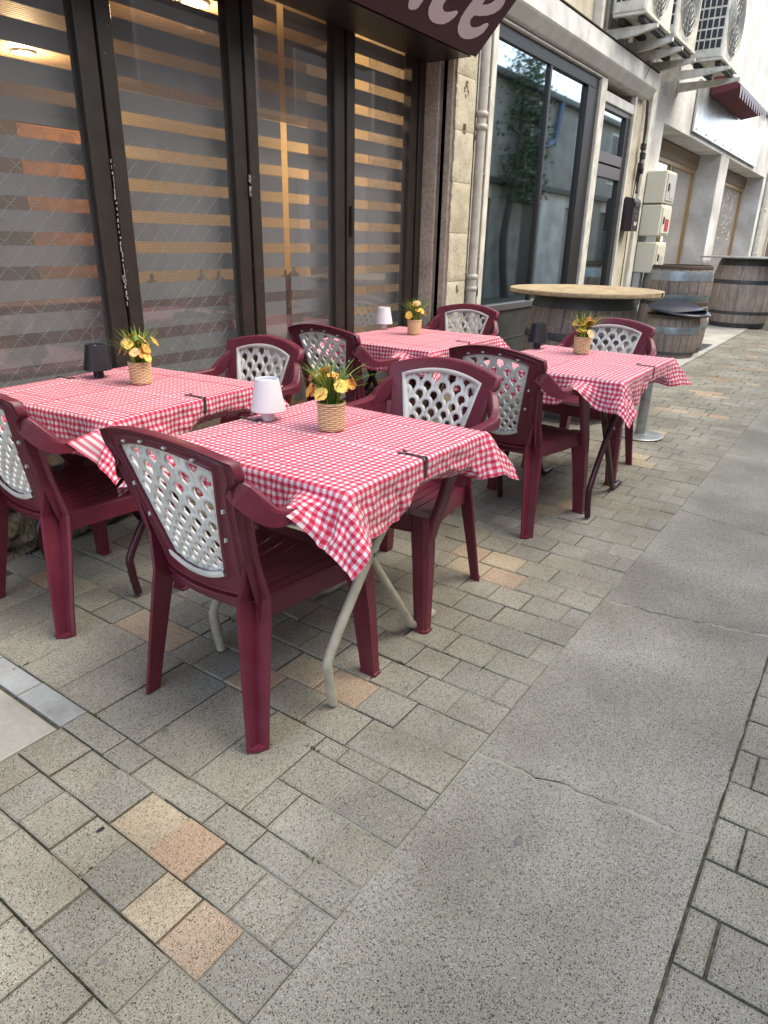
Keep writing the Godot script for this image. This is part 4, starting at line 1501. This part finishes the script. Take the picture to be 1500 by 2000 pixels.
	for k in 12:
		var t := k / 11.0
		b.box(Vector3(8.36 - 0.22 * t * (1.0 if t < 0.5 else 1.0), lerpf(3.04, 2.83, t), -2.5485 - maxf(0.0, t - 0.6) * 0.17), Vector3(0.02, 0.012, 0.002))
	part("box_crack", b.mesh(), M.rust, o)
	part("slat_strip", span(5.12, 7.30, 2.782, 2.80, zf - 0.02, zf + 0.03, 0.003), M.box_metal, o)
	part("panel_strip", span(7.00, 7.06, 3.07, 4.6, -2.70, -2.62, 0.004), M.white_paint, o)
	# downpipe with collars, against the pillar
	var dp := thing("downpipe", "grey downpipe with moulded collars between the stone pillar and the white casing", "downpipe", Vector3(4.905, 0, -2.63))
	part("pipe", tubes([Vector3(0, 0.0, 0), Vector3(0, 1.08, 0)], 0.040, 18), M.pvc, dp)
	part("pipe", tubes([Vector3(0, 1.06, 0), Vector3(0, 6.4, 0)], 0.034, 18), M.pvc, dp)
	for y in [0.985, 1.07, 2.08, 2.16]:
		b = MB.new()
		b.lathe([Vector2(0.034, y - 0.02), Vector2(0.044, y - 0.014), Vector2(0.046, y), Vector2(0.044, y + 0.014), Vector2(0.034, y + 0.02)], 20)
		part("collar", b.mesh(), M.pvc, dp)
	part("collar", span(-0.015, 0.015, 2.0, 2.03, -0.07, -0.03), M.pvc, dp)
	var c1 := part("cable", tubes(smooth_path([Vector3(5.035, 3.0, -2.662), Vector3(5.033, 2.0, -2.662), Vector3(5.03, 1.5, -2.662), Vector3(5.03, 1.06, -2.66), Vector3(5.045, 0.98, -2.65), Vector3(5.03, 0.93, -2.64), Vector3(5.0, 0.92, -2.66)], 6), 0.006, 6), M.cable, self)
	tag(c1, "thin black cable clipped along the white window casing beside the downpipe", "cable")
	for y in [2.35, 1.78, 1.2]: part("clip", span(5.02, 5.055, y, y + 0.014, -2.668, -2.648, 0.002), M.steel, c1)
	# wiring beside the white corner
	b = MB.new()
	for q in 2:
		b.tube(smooth_path([Vector3(8.80 + 0.03 * q, 2.82, -2.66), Vector3(8.79 + 0.05 * q, 2.55, -2.64), Vector3(8.80, 2.30, -2.64), Vector3(8.78 + 0.06 * q, 2.05, -2.645), Vector3(8.84 - 0.05 * q, 1.88, -2.64)], 6), 0.010, 6)
	b.tube(smooth_path([Vector3(8.80, 2.2, -2.66), Vector3(8.79, 1.6, -2.672), Vector3(8.80, 1.2, -2.672), Vector3(8.80, 0.5, -2.672)], 4), 0.006, 6)
	var wi := part("wiring", b.mesh(), M.cable, self)
	tag(wi, "tangle of black wires and connectors hanging below the shutter box end", "wiring")
	b = MB.new()
	for q in [[8.80, 2.36, 0.05], [8.82, 2.27, 0.06], [8.80, 2.16, 0.05], [8.83, 2.12, 0.04]]:
		b.box(Vector3(q[0], q[1], -2.63), Vector3(q[2] * 1.4, 0.07, 0.05), 0.008)
	part("connector", b.mesh(), M.cable, wi)
	# letter box
	var mb := thing("mailbox", "dark brown metal letter box on the cream pier beside the shop door", "mailbox", Vector3(8.62, 1.47, -2.69))
	b = MB.new()
	var se := []
	for x in [-0.12, 0.12]:
		se.append([Vector3(x, 0, 0), Vector3(x, 0.30, 0), Vector3(x, 0.36, 0.03), Vector3(x, 0.34, 0.13), Vector3(x, 0.31, 0.14), Vector3(x, 0, 0.14)])
	b.loft(se)
	part("body", b.mesh(), M.mailbox, mb)
	part("flap", span(-0.10, 0.10, 0.25, 0.30, 0.141, 0.15, 0.003), M.mailbox, mb)
	part("name_plate", span(-0.05, 0.05, 0.06, 0.10, 0.141, 0.145, 0.001), M.meter_grey, mb)
	part("lock", tubes([Vector3(0, 0.2, 0.139), Vector3(0, 0.2, 0.148)], 0.012, 12), M.steel, mb)
	part("emblem", span(-0.025, 0.025, 0.14, 0.17, 0.141, 0.144, 0.001), M.steel, mb)

func ac_unit(label: String, at: Vector3, w: float, h: float, dpt: float) -> void:   # box whose fan looks over the street, side louvres along the wall
	var o := thing("air_conditioner", label, "air conditioner", at, 0.0, "outdoor air conditioning units on the wall")
	part("housing", span(0.0, w, 0.06, h, 0.0, dpt, 0.02), M.ac, o)
	part("base_rim", span(0.01, w - 0.01, 0.045, 0.075, 0.01, dpt + 0.012, 0.006), M.ac, o)
	# side louvre: dark slots in rows and columns
	var rows := 7
	for r in rows:
		for c in 5:
			var y := lerpf(0.16, h - 0.06, r / float(rows))
			var z := lerpf(0.03, dpt - 0.03, c / 5.0)
			part("louvre_slot", span(-0.004, 0.004, y, y + (h - 0.22) / rows * 0.80, z + 0.006, z + (dpt - 0.06) / 5.0 - 0.008, 0.001), M.ac_dark, o)
	# fan
	var c := Vector3(w * 0.42, h * 0.53, dpt + 0.002)
	var b := MB.new()
	b.disc(c, h * 0.39, Vector3(0, 0, 1), 32)
	part("fan_opening", b.mesh(), M.ac_dark, o)
	var bz := Basis(Vector3.RIGHT, PI / 2)
	for k in 6:
		b = MB.new()
		var r := h * (0.08 + 0.065 * k)
		b.lathe([Vector2(r, 0.006), Vector2(r + 0.004, 0.012), Vector2(r, 0.018)], 32, c, bz)
		part("guard_ring", b.mesh(), M.ac, o)
	for k in 12:
		var a := TAU * k / 12.0
		part("guard_bar", tubes([c + Vector3(cos(a) * h * 0.06, sin(a) * h * 0.06, 0.014), c + Vector3(cos(a) * h * 0.41, sin(a) * h * 0.41, 0.008)], 0.003, 5), M.ac, o)
	for q in [[0.08, 0.04], [dpt - 0.05, 0.04]]:
		part("foot", span(0.05, w - 0.05, 0.0, 0.045, q[0] - 0.03, q[0] + 0.03, 0.006), M.cable, o)

func bracket(label: String, at: Vector3, reach: float) -> void:
	var o := thing("wall_bracket", label, "bracket", at, 0.0, "cream steel brackets under the air conditioners")
	var b := MB.new()
	b.loft([[Vector3(-0.022, -0.10, 0), Vector3(0.022, -0.10, 0), Vector3(0.022, 0.0, 0), Vector3(-0.022, 0.0, 0)], [Vector3(-0.022, -0.07, reach * 0.6), Vector3(0.022, -0.07, reach * 0.6), Vector3(0.022, 0.0, reach * 0.6), Vector3(-0.022, 0.0, reach * 0.6)], [Vector3(-0.022, -0.03, reach), Vector3(0.022, -0.03, reach), Vector3(0.022, 0.0, reach), Vector3(-0.022, 0.0, reach)]])
	part("arm", b.mesh(), M.ac, o)
	part("wall_plate", span(-0.035, 0.035, -0.13, 0.36, -0.01, 0.008, 0.002), M.ac, o)
	for y in [-0.09, -0.05, 0.30]: part("bolt", tubes([Vector3(0, y, 0.006), Vector3(0, y, 0.016)], 0.010, 8), M.steel, o)

func white_building() -> void:
	var o := thing("white_building", "white rendered building with two deep shop bays beyond the cream pier", "building")
	var zw := -2.70
	part("wall", span(9.15, 9.75, 0.0, 2.72, -3.2, zw, 0.004), M.white_wall, o)
	part("wall", span(9.15, 18.6, 2.72, 7.0, -3.2, zw, 0.004), M.white_wall, o)
	part("pier", span(13.33, 13.98, 0.0, 2.72, -3.2, zw, 0.006), M.white_wall, o)
	part("pier", span(17.9, 18.6, 0.0, 2.72, -3.2, zw, 0.006), M.white_wall, o)
	part("bay_sill", span(9.75, 13.33, 0.0, 0.28, -3.2, -2.74, 0.006), M.cream_wall, o)
	part("bay_sill", span(13.98, 17.9, 0.0, 0.28, -3.2, -2.74, 0.006), M.cream_wall, o)
	part("string_course", span(9.3, 22.0, 3.72, 3.80, -2.9, -2.64, 0.01), M.white_paint, o)
	part("interior", span(9.2, 18.6, 0.0, 2.8, -5.0, -4.9), M.room_dark, o)
	part("interior", span(9.2, 9.3, 0.0, 2.8, -4.9, -3.2), M.room_dark, o)
	part("interior", span(9.3, 18.6, 2.73, 2.83, -4.9, -3.2), M.room_dark, o)
	var bay := func(x0: float, x1: float, split: float, writing: bool) -> void:
		var w := Node3D.new()
		w.name = "bay_window"
		while o.has_node(NodePath(w.name)): w.name = "bay_window_001"
		o.add_child(w)
		part("lintel_box", span(x0, x1, 2.50, 2.715, -3.14, -3.03, 0.02), M.brown_box, w)
		for x in [x0 + 0.02, split, x1 - 0.08]: part("frame", span(x, x + 0.06, 0.28, 2.50, -3.12, -3.06, 0.006), M.gold, w)
		part("frame", span(x0, x1, 0.28, 0.34, -3.12, -3.06, 0.006), M.gold, w)
		part("frame", span(x0, x1, 2.44, 2.50, -3.125, -3.055, 0.006), M.gold, w)
		part("pane", span(x0 + 0.08, split, 0.34, 2.44, -3.0905, -3.0895), M.glass_bay, w)
		part("pane", span(split + 0.06, x1 - 0.08, 0.34, 2.44, -3.0905, -3.0895), pane(0.05, Color(0.8, 0.8, 0.8)), w)
		# brick patterned film on the inside of the right pane
		part("window_film", span(split + 0.35, x1 - 0.085, 0.34, 2.44, -3.105, -3.1), M.film_joint, w)
		var y := 0.35
		var k := 0
		while y < 2.40:
			var x := split + 0.36 - (0.14 if k % 2 == 1 else 0.0)
			while x < x1 - 0.1:
				var a := maxf(x, split + 0.355)
				var e := minf(x + 0.27, x1 - 0.09)
				if e - a > 0.03: part("film_brick", span(a, e, y, y + 0.115, -3.0985, -3.0965), M.film, w)
				x += 0.28
			y += 0.13
			k += 1
	bay.call(9.75, 13.33, 11.75, false)
	bay.call(13.98, 17.9, 15.6, true)
	# white script on the farther bay's film: small strokes nobody could read from the street
	var b := MB.new()
	for k in 70:
		var c := Vector3(16.1 + rng.randf_range(0.0, 1.2), 2.35 - 0.95 * pow(rng.randf(), 1.6), -3.088)
		b.tube([c, c + Vector3(rng.randf_range(0.03, 0.09), rng.randf_range(-0.04, 0.04), 0), c + Vector3(rng.randf_range(0.06, 0.12), rng.randf_range(-0.05, 0.05), 0)], 0.005, 5)
	part("window_scribble", b.mesh(), M.white_paint, o)
	# blank metal fascia panel and the rolled awning over it
	var pn := thing("fascia_panel", "large blank pale metal fascia panel screwed above the white shop bays", "panel", Vector3(11.05, 2.785, -2.66))
	part("sheet", span(0, 5.35, 0.0, 0.62, -0.03, 0.0, 0.004), M.panel_metal, pn)
	for k in 9:
		part("screw", tubes([Vector3(0.15 + 0.63 * k, 0.04, 0), Vector3(0.15 + 0.63 * k, 0.04, 0.008)], 0.014, 8), M.steel, pn)
	var aw := thing("awning", "faded red awning with a grey zigzag valance above the metal fascia panel", "awning", Vector3(11.6, 3.29, -2.64))
	b = MB.new()
	b.loft([[Vector3(0, 0.34, 0), Vector3(0, 0.0, 0.0), Vector3(0, 0.06, 0.34), Vector3(0, 0.10, 0.36)], [Vector3(2.4, 0.34, 0), Vector3(2.4, 0.0, 0.0), Vector3(2.4, 0.06, 0.34), Vector3(2.4, 0.10, 0.36)]])
	part("canvas", b.mesh(), M.awning_red, aw)
	for k in 12:
		b = MB.new()
		var x := 0.2 * k
		b.quad(Vector3(x, 0.10, 0.366), Vector3(x + 0.2, 0.10, 0.366), Vector3(x + 0.13, -0.05, 0.37), Vector3(x + 0.07, -0.05, 0.37), Vector3(0, 0, 1))
		b.quad(Vector3(x, 0.10, 0.362), Vector3(x + 0.2, 0.10, 0.362), Vector3(x + 0.13, -0.05, 0.366), Vector3(x + 0.07, -0.05, 0.366), Vector3(0, 0, -1))
		part("valance_tooth", b.mesh(), M.awning_grey, aw)
	# air conditioners
	ac_unit("smallest looking air conditioner nearest the café sign, above the shutter box", Vector3(7.23, 3.19, -2.62), 0.82, 0.62, 0.31)
	ac_unit("middle air conditioner of the row, half hidden behind the nearest one", Vector3(8.15, 3.19, -2.62), 0.82, 0.85, 0.34)
	ac_unit("large cream air conditioner with a side grille above the white shop", Vector3(9.33, 3.20, -2.43), 0.86, 0.90, 0.36)
	var bl := ["bracket under the nearer end of the nearest air conditioner", "bracket under the farther end of the nearest air conditioner", "bracket under the nearer end of the middle air conditioner", "bracket under the farther end of the middle air conditioner", "bracket under the nearer end of the large air conditioner", "bracket under the farther end of the large air conditioner"]
	var bp := [[7.38, 3.18, 0.46], [7.92, 3.18, 0.46], [8.30, 3.18, 0.46], [8.84, 3.18, 0.46], [9.42, 3.19, 0.70], [10.08, 3.19, 0.70]]
	for k in 6: bracket(bl[k], Vector3(bp[k][0], bp[k][1], -2.69), bp[k][2])
	# meter boxes, one above the other
	var ml := ["top cream meter box of the stack of three beside the white bay", "middle cream meter box with a red label, of the stack of three", "lowest cream meter box of the stack of three, above the stacked barrel"]
	for k in 3:
		var y0: float = [1.80, 1.43, 1.00][k]
		var hh: float = [0.36, 0.355, 0.36][k]
		var t := thing("meter_box", ml[k], "meter box", Vector3(9.30, y0, -2.69), 0.0, "meter boxes stacked on the wall")
		part("box", span(0, 0.46, 0, hh, 0, 0.24, 0.012), M.meter, t)
		part("door", span(0.04, 0.42, 0.03, hh - 0.03, 0.241, 0.252, 0.004), M.meter if k > 0 else M.meter_grey, t)
		part("window", span(0.18, 0.34, 0.06, 0.20, 0.253, 0.257, 0.002), M.red if k == 1 else M.meter_grey, t)
		part("latch", span(0.08, 0.12, 0.14, 0.22, 0.253, 0.263, 0.002), M.cable, t)
	part("conduit", span(9.32, 9.45, 0.0, 1.0, -2.69, -2.60, 0.01), M.meter_grey, o)
	# next house up the street
	var n := thing("grey_building", "pale grey house front at the far right end of the row", "building")
	part("wall", span(18.6, 40.0, 0.0, 7.0, -3.4, -2.72, 0.01), M.grey_wall, n)
	part("shop_opening", span(20.2, 22.6, 0.3, 2.3, -2.73, -2.715), M.room_dark, n)
	part("shop_frame", span(20.1, 20.2, 0.2, 2.4, -2.74, -2.68, 0.01), M.cream_wall, n)
	part("shutter", span(16.3, 17.4, 4.1, 5.6, -2.70, -2.66, 0.02), M.dark_panel, n)
	var p2 := thing("far_downpipe", "white downpipe on the white pier at the far right edge", "downpipe", Vector3(18.3, 0, -2.64))
	part("pipe", tubes([Vector3(0, 0, 0), Vector3(0, 3.7, 0)], 0.06, 14), M.white_paint, p2)
	for y in [1.2, 2.1]:
		b = MB.new()
		b.lathe([Vector2(0.06, y - 0.03), Vector2(0.075, y), Vector2(0.06, y + 0.03)], 16)
		part("collar", b.mesh(), M.white_paint, p2)

func opposite() -> void:   # the other side of the street: seen in the glass, and it shades the paving
	var o := thing("opposite_building", "pale plastered house row across the street, mirrored in the shop windows", "building")
	var z := 2.4
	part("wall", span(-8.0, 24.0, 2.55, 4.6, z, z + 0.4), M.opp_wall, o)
	part("cornice", span(-8.0, 24.0, 4.6, 4.75, z - 0.16, z + 0.4, 0.02), M.dark_panel, o)
	part("string_course", span(-8.0, 24.0, 2.55, 2.68, z - 0.10, z - 0.002, 0.01), M.dark_panel, o)
	var x := -8.0
	var k := 0
	while x < 24.0:
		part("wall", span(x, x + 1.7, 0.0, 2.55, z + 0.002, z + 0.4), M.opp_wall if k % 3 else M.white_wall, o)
		var w := Node3D.new()
		w.name = "doorway" if k == 0 else "doorway_%03d" % k
		o.add_child(w)
		part("door_leaf", span(x + 1.7, x + 2.9, 0.0, 2.25, z + 0.12, z + 0.3), M.dark_panel if k % 3 else M.film, w)
		part("lintel", span(x + 1.7, x + 2.9, 2.25, 2.55, z + 0.002, z + 0.4), M.grey_wall, w)
		var u := Node3D.new()
		u.name = "upper_window" if k == 0 else "upper_window_%03d" % k
		o.add_child(u)
		part("frame", span(x + 1.85, x + 2.75, 3.05, 4.45, z - 0.02, z + 0.05, 0.01), M.white_paint, u)
		part("pane", span(x + 1.92, x + 2.68, 3.12, 4.38, z - 0.03, z - 0.022), M.dark_panel, u)
		x += 2.9
		k += 1
	var dp := thing("blue_downpipe", "blue grey downpipe across the street, mirrored in the wide shop window", "downpipe", Vector3(18.3, 0, z - 0.10))
	part("pipe", tubes(smooth_path([Vector3(0.3, 4.6, 0), Vector3(0.15, 4.0, 0), Vector3(0, 3.7, 0), Vector3(-0.7, 3.5, 0), Vector3(-0.75, 3.2, 0), Vector3(-0.75, 0, 0)], 5), 0.07, 10), M.blue_pipe, dp)
	var tr := thing("climbing_tree", "dark leafy climber on the house across the street, mirrored in the window", "tree", Vector3(15.6, 0, z - 0.25))
	part("trunk", tubes(smooth_path([Vector3(0.2, 0, 0), Vector3(0, 1.4, 0.05), Vector3(0.25, 2.8, 0), Vector3(0.5, 4.6, 0.05)], 5), [0.11, 0.11, 0.1, 0.1, 0.1, 0.1, 0.09, 0.09, 0.08, 0.08, 0.07, 0.06, 0.05, 0.04, 0.03, 0.02], 8), M.bark, tr)
	var b := MB.new()
	for q in 4200:
		var c := Vector3(rng.randfn(0.75, 0.55), rng.randf_range(2.2, 5.6), rng.randfn(0.0, 0.13))
		if sin(c.x * 5.0 + c.y * 3.0) + sin(c.y * 7.0 - c.x * 2.0) < -1.1: continue
		var d := Vector3(rng.randfn(), rng.randfn(), rng.randfn()).normalized() * rng.randf_range(0.03, 0.07)
		var e := d.cross(Vector3(rng.randfn(), rng.randfn(), rng.randfn())).normalized() * d.length() * 0.5
		b.quad(c - d, c + e, c + d, c - e, Vector3(0, 0.3, -1))
	part("crown", b.mesh(), M.vine, tr)
	# what stands at the open end of the street
	var h := thing("far_house", "distant house with an orange tiled roof, mirrored in the white bay glass", "building", Vector3(44, 0, 7))
	part("wall", span(-4, 4, 0, 3.0, -3, 9), M.cream_wall, h)
	b = MB.new()
	b.loft([[Vector3(-4.4, 3.0, -3.4), Vector3(4.4, 3.0, -3.4), Vector3(0, 4.6, -3.4)], [Vector3(-4.4, 3.0, 9.4), Vector3(4.4, 3.0, 9.4), Vector3(0, 4.6, 9.4)]])
	part("roof", b.mesh(), M.roof_tile, h)
	var ft := thing("far_tree", "distant green street tree, mirrored in the white bay glass", "tree", Vector3(36, 0, 7.5))
	part("trunk", tubes([Vector3(0, 0, 0), Vector3(0.1, 2.4, 0)], [0.14, 0.08], 8), M.bark, ft)
	b = MB.new()
	for q in 2600:
		var c := Vector3(rng.randfn(0, 0.9), 3.2 + rng.randfn(0, 0.7), rng.randfn(0, 0.9))
		var d := Vector3(rng.randfn(), rng.randfn(), rng.randfn()).normalized() * 0.11
		var e := d.cross(Vector3(rng.randfn(), rng.randfn(), rng.randfn())).normalized() * 0.06
		b.quad(c - d, c + e, c + d, c - e, Vector3.UP)
	part("crown", b.mesh(), M.leaf, ft)

func furniture() -> void:
	var ch := make_chair()
	var spots := [
		[1.275, -1.365, 0.0, "burgundy armchair in the foreground, its white lattice back turned to the camera"],
		[2.095, -1.365, PI, "burgundy armchair facing left at the front table, white lattice toward camera"],
		[1.285, -2.315, 0.0, "burgundy armchair cut by the left edge of the photo, beside the window table"],
		[2.10, -2.36, PI - 0.05, "burgundy armchair between the window and the white table lamp, half hidden by the lamp"],
		[3.09, -1.345, -0.10, "dark burgundy armchair seen from behind at the far street table"],
		[4.10, -1.33, PI, "burgundy armchair facing left at the far street table, near the black lidded tub"],
		[3.17, -2.44, -0.04, "burgundy armchair seen from behind at the far window table, by the glass"],
		[4.29, -2.46, PI - 0.02, "burgundy armchair in front of the stone pillar, facing left at the far window table"],
	]
	for k in spots.size():
		var s: Array = spots[k]
		var at := Vector3(s[0], gy(s[0]), s[1])
		if k == 0:
			ch.position = at
			ch.rotation.y = s[2]
			ch.set_meta("label", s[3])
		else:
			dup(ch, "plastic_armchair", s[3], at, s[2])
	var tabs := [
		[1.60, -1.335, 0.0, 0.36, 0.36, "folding café table with cream tube legs in the foreground", "front street table", -0.01],
		[1.645, -2.43, 0.10, 0.39, 0.385, "folding café table with dark tube legs by the left window panes", "left window table", 0.03],
		[3.53, -1.235, 0.0, 0.43, 0.36, "folding café table with dark legs at the far street side, beside the silver pedestal", "far street table", 0.06],
		[3.69, -2.37, 0.0, 0.415, 0.38, "folding café table with dark legs at the far window side, beside the stone pillar", "far window table", 0.02],
	]
	var clips := ["front of the front street table", "front of the left window table", "front of the far street table", "front of the far window table"]
	for k in 4:
		var t: Array = tabs[k]
		var at := Vector3(t[0], gy(t[0]), t[1])
		make_table(t[5], at, t[2], t[3], t[4], M.cream_tube if k == 0 else M.dark_tube)
		var cl := part("tablecloth", cloth_mesh(t[3], t[4], 0.155, 20 + k * 7, t[7], [-0.03, 0.09, -0.10, -0.08][k]), M.gingham, self, at + Vector3(0, 0.742, 0), Vector3(0, t[2], 0))
		tag(cl, "red and white gingham tablecloth draped over the " + t[6], "tablecloth", "gingham tablecloths")
		var bs := Basis(Vector3.UP, t[2])
		var cp := part("tablecloth_clip", make_clip(), M.dark_steel, self, at + Vector3(0, 0.7445, 0) + bs * Vector3(t[7], 0, t[4]), Vector3(0, t[2], 0))
		tag(cp, "dark steel tablecloth clip gripping the " + clips[k], "clip", "tablecloth clips")
		if k < 2:
			var c2 := part("tablecloth_clip", make_clip(), M.dark_steel, self, at + Vector3(0, 0.7445, 0) + bs * Vector3(-0.01, 0, -t[4]), Vector3(0, t[2] + PI, 0))
			tag(c2, "dark steel tablecloth clip on the rear edge behind the lamp of the " + t[6], "clip", "tablecloth clips")
	var yt := 0.744
	make_lamp("small white table lamp standing on the front street table", Vector3(1.628, gy(1.6) + yt, -1.615), M.lamp_white, M.reflector)
	make_lamp("small black table lamp standing on the left window table", Vector3(1.70, gy(1.7) + yt, -2.69), M.lamp_black, M.reflector)
	make_lamp("small white table lamp standing on the far window table", Vector3(3.90, gy(3.9) + yt, -2.74), M.lamp_white, M.reflector)
	make_lamp("small black table lamp standing on the far street table", Vector3(3.78, gy(3.8) + yt, -1.575), M.lamp_black, M.reflector)
	make_plant("woven pot of grass and peach flowers on the front street table", Vector3(1.665, gy(1.6) + yt, -1.37), 4)
	make_plant("woven pot of grass and yellow flowers on the left window table", Vector3(1.735, gy(1.7) + yt, -2.445), 15)
	make_plant("woven pot of grass and flowers on the far window table", Vector3(3.80, gy(3.9) + yt, -2.43), 26)
	make_plant("woven pot of grass and flowers on the far street table", Vector3(3.76, gy(3.8) + yt, -1.305), 37)
	# silver pedestal behind the last chair
	var pd := thing("pedestal", "silver pedestal with a round flat base behind the far street chair", "pedestal", Vector3(5.06, gy(5.06), -1.24))
	var b := MB.new()
	b.lathe([Vector2(0.165, 0.0), Vector2(0.165, 0.008), Vector2(0.155, 0.014), Vector2(0.06, 0.018), Vector2(0.036, 0.022)], 40)
	part("base", b.mesh(), M.silver, pd)
	b = MB.new()
	b.lathe([Vector2(0.036, 0.02), Vector2(0.036, 0.52), Vector2(0.034, 0.53), Vector2(0.0001, 0.53)], 24)
	part("column", b.mesh(), M.silver, pd)
	b = MB.new()
	b.lathe([Vector2(0.168, -0.004), Vector2(0.168, 0.004)], 40)
	part("rubber_rim", b.mesh(), M.cable, pd)
	# barrels
	var br := thing("barrel_table", "old oak barrel carrying the round wooden tabletop", "barrel", Vector3(5.4, gy(5.4), -1.9))
	make_barrel(br, 0.365, 0.435, 0.94, 0.0, M.barrel_dark, [[0.02, 0.08], [0.20, 0.245], [0.66, 0.72], [0.90, 0.985]], [M.iron, M.iron, M.iron, M.iron], true)
	var rt := thing("round_tabletop", "round light wooden tabletop lying on the oak barrel", "tabletop", Vector3(5.4, gy(5.4) + 0.942, -1.9))
	for k in 6:   # boards, cut to the circle
		b = MB.new()
		var R := 0.575
		var z0 := -R + 2.0 * R * k / 6.0 + 0.0006
		var z1 := -R + 2.0 * R * (k + 1) / 6.0 - 0.0006
		var rows := [[], [], [], []]
		var uvs := [[], [], [], []]
		for q in 15:
			var z := lerpf(z0, z1, q / 14.0)
			var hx := sqrt(maxf(0.0, R * R - z * z))
			for e in [[0, -hx + 0.006, 0.035], [1, -hx, 0.029], [2, -hx, 0.008], [3, -hx + 0.006, 0.004]]:
				rows[e[0]].append(Vector3(e[1], e[2], z))
				uvs[e[0]].append(Vector2(z * 3.0, 0.1 * e[0]))
		b.grid(rows, false, false, false, uvs)
		for r in rows:
			for q in r.size(): r[q] = Vector3(-r[q].x, r[q].y, r[q].z)
		b.grid(rows, false, false, true, uvs)
		var top := [[], []]
		var tu := [[], []]
		var bot := [[], []]
		for q in 15:
			var z := lerpf(z0, z1, q / 14.0)
			var hx := sqrt(maxf(0.0, R * R - z * z))
			for e in 2:
				var x := (-1.0 if e == 0 else 1.0) * maxf(0.0, hx - 0.006)
				top[e].append(Vector3(x, 0.035, z))
				bot[e].append(Vector3(x, 0.0, z))
				tu[e].append(Vector2(z * 1.6 + k * 0.37, x * 0.9 + k * 0.21))
		b.grid(top, false, false, true, tu)
		b.grid(bot, false, false, false, tu)
		part("board", b.mesh(), M.top_wood, rt)
	var st := thing("lower_barrel", "grey wooden barrel with rusty rim under the open barrel by the white pier", "barrel", Vector3(9.6, gy(9.6), -2.2))
	make_barrel(st, 0.40, 0.43, 0.63, 0.0, M.barrel_dark, [[0.03, 0.12], [0.50, 0.58], [0.93, 1.0]], [M.iron, M.galva, M.rust], true)
	var s2 := thing("upper_barrel", "open topped barrel with bright galvanized hoops stacked on another barrel", "barrel", Vector3(9.6, gy(9.6) + 0.60, -2.2))
	make_barrel(s2, 0.385, 0.415, 0.44, 0.0, M.barrel_dark, [[0.06, 0.26], [0.62, 0.88], [0.93, 1.03]], [M.galva, M.galva, M.rust], false)
	b = MB.new()
	b.lathe([Vector2(0.385, 0.445), Vector2(0.36, 0.45), Vector2(0.35, 0.28), Vector2(0.0001, 0.28)], 40)
	part("barrel_inside", b.mesh(), M.rust, s2)
	var bi := thing("barrel_bin", "half barrel tub with a tilted black lid in front of the stacked barrels", "bin", Vector3(9.12, gy(9.1), -2.05))
	make_barrel(bi, 0.27, 0.315, 0.50, 0.0, M.barrel_dark, [[0.08, 0.16], [0.58, 0.74]], [M.iron, M.galva], true)
	b = MB.new()
	b.lathe([Vector2(0.29, 0.47), Vector2(0.315, 0.475), Vector2(0.325, 0.49), Vector2(0.315, 0.505), Vector2(0.29, 0.50)], 40)
	part("rope_rim", b.mesh(), M.rust, bi)
	b = MB.new()
	b.lathe([Vector2(0.36, 0.0), Vector2(0.37, 0.012), Vector2(0.34, 0.035), Vector2(0.22, 0.085), Vector2(0.0001, 0.11)], 40, Vector3(0.02, 0.54, 0.03), Basis(Vector3(1, 0, 0.35).normalized(), 0.14))
	part("lid", b.mesh(), M.lid, bi)
	b = MB.new()
	b.disc(Vector3(0.02, 0.541, 0.03), 0.36, Vector3(0, -1, 0.12), 36)
	b.lathe([Vector2(0.24, 0.46), Vector2(0.25, 0.56)], 30)
	part("bin_liner", b.mesh(), M.cable, bi)
	var rb := thing("right_barrel", "tall oak barrel with dark hoops and a thin flat top at the right edge", "barrel", Vector3(13.3, gy(13.3), -1.98))
	make_barrel(rb, 0.41, 0.51, 1.08, 0.0, M.barrel_wood, [[0.0, 0.075], [0.20, 0.25], [0.64, 0.70], [0.90, 1.0]], [M.iron, M.iron, M.iron, M.iron], true)
	var ft := thing("flat_tabletop", "thin pale square tabletop lying on the right edge barrel", "tabletop", Vector3(13.35, gy(13.3) + 1.085, -1.95))
	part("sheet", bx(Vector3(0, 0.012, 0), Vector3(1.35, 0.024, 1.35), 0.006), M.silver, ft)

func small_things() -> void:
	# bits of litter on the paving
	var r := RandomNumberGenerator.new()
	r.seed = 5
	var spots := [[0.628, -1.242, 0.010, "dark dried leaf lying at the corner of a pinkish paver", true], [0.735, -0.52, 0.011, "small black pebble lying on the gutter near its left edge", true], [1.22, -1.18, 0.008, "pale crumb of stone beside the front chair's rear foot", false], [1.20, -0.42, 0.016, "grey flattened gum spot on the gutter slab", false]]
	for s in spots:
		var b := MB.new()
		var pts := []
		for k in 9:
			var a := TAU * k / 9.0
			pts.append(Vector3(s[2] * cos(a) * r.randf_range(0.7, 1.3), 0.0, s[2] * 0.6 * sin(a) * r.randf_range(0.7, 1.3)))
		for k in 9:
			b.tri(Vector3(0, s[2] * 0.30, 0), pts[k], pts[(k + 1) % 9], Vector3.UP, (pts[k] + Vector3.UP * 0.01).normalized(), (pts[(k + 1) % 9] + Vector3.UP * 0.01).normalized())
		var o := part("litter", b.mesh(), M.cable if s[4] else M.gum, self, Vector3(s[0], gy(s[0]) + (0.001 if s[1] < -0.65 else -0.013), s[1]))
		tag(o, s[3], "litter")
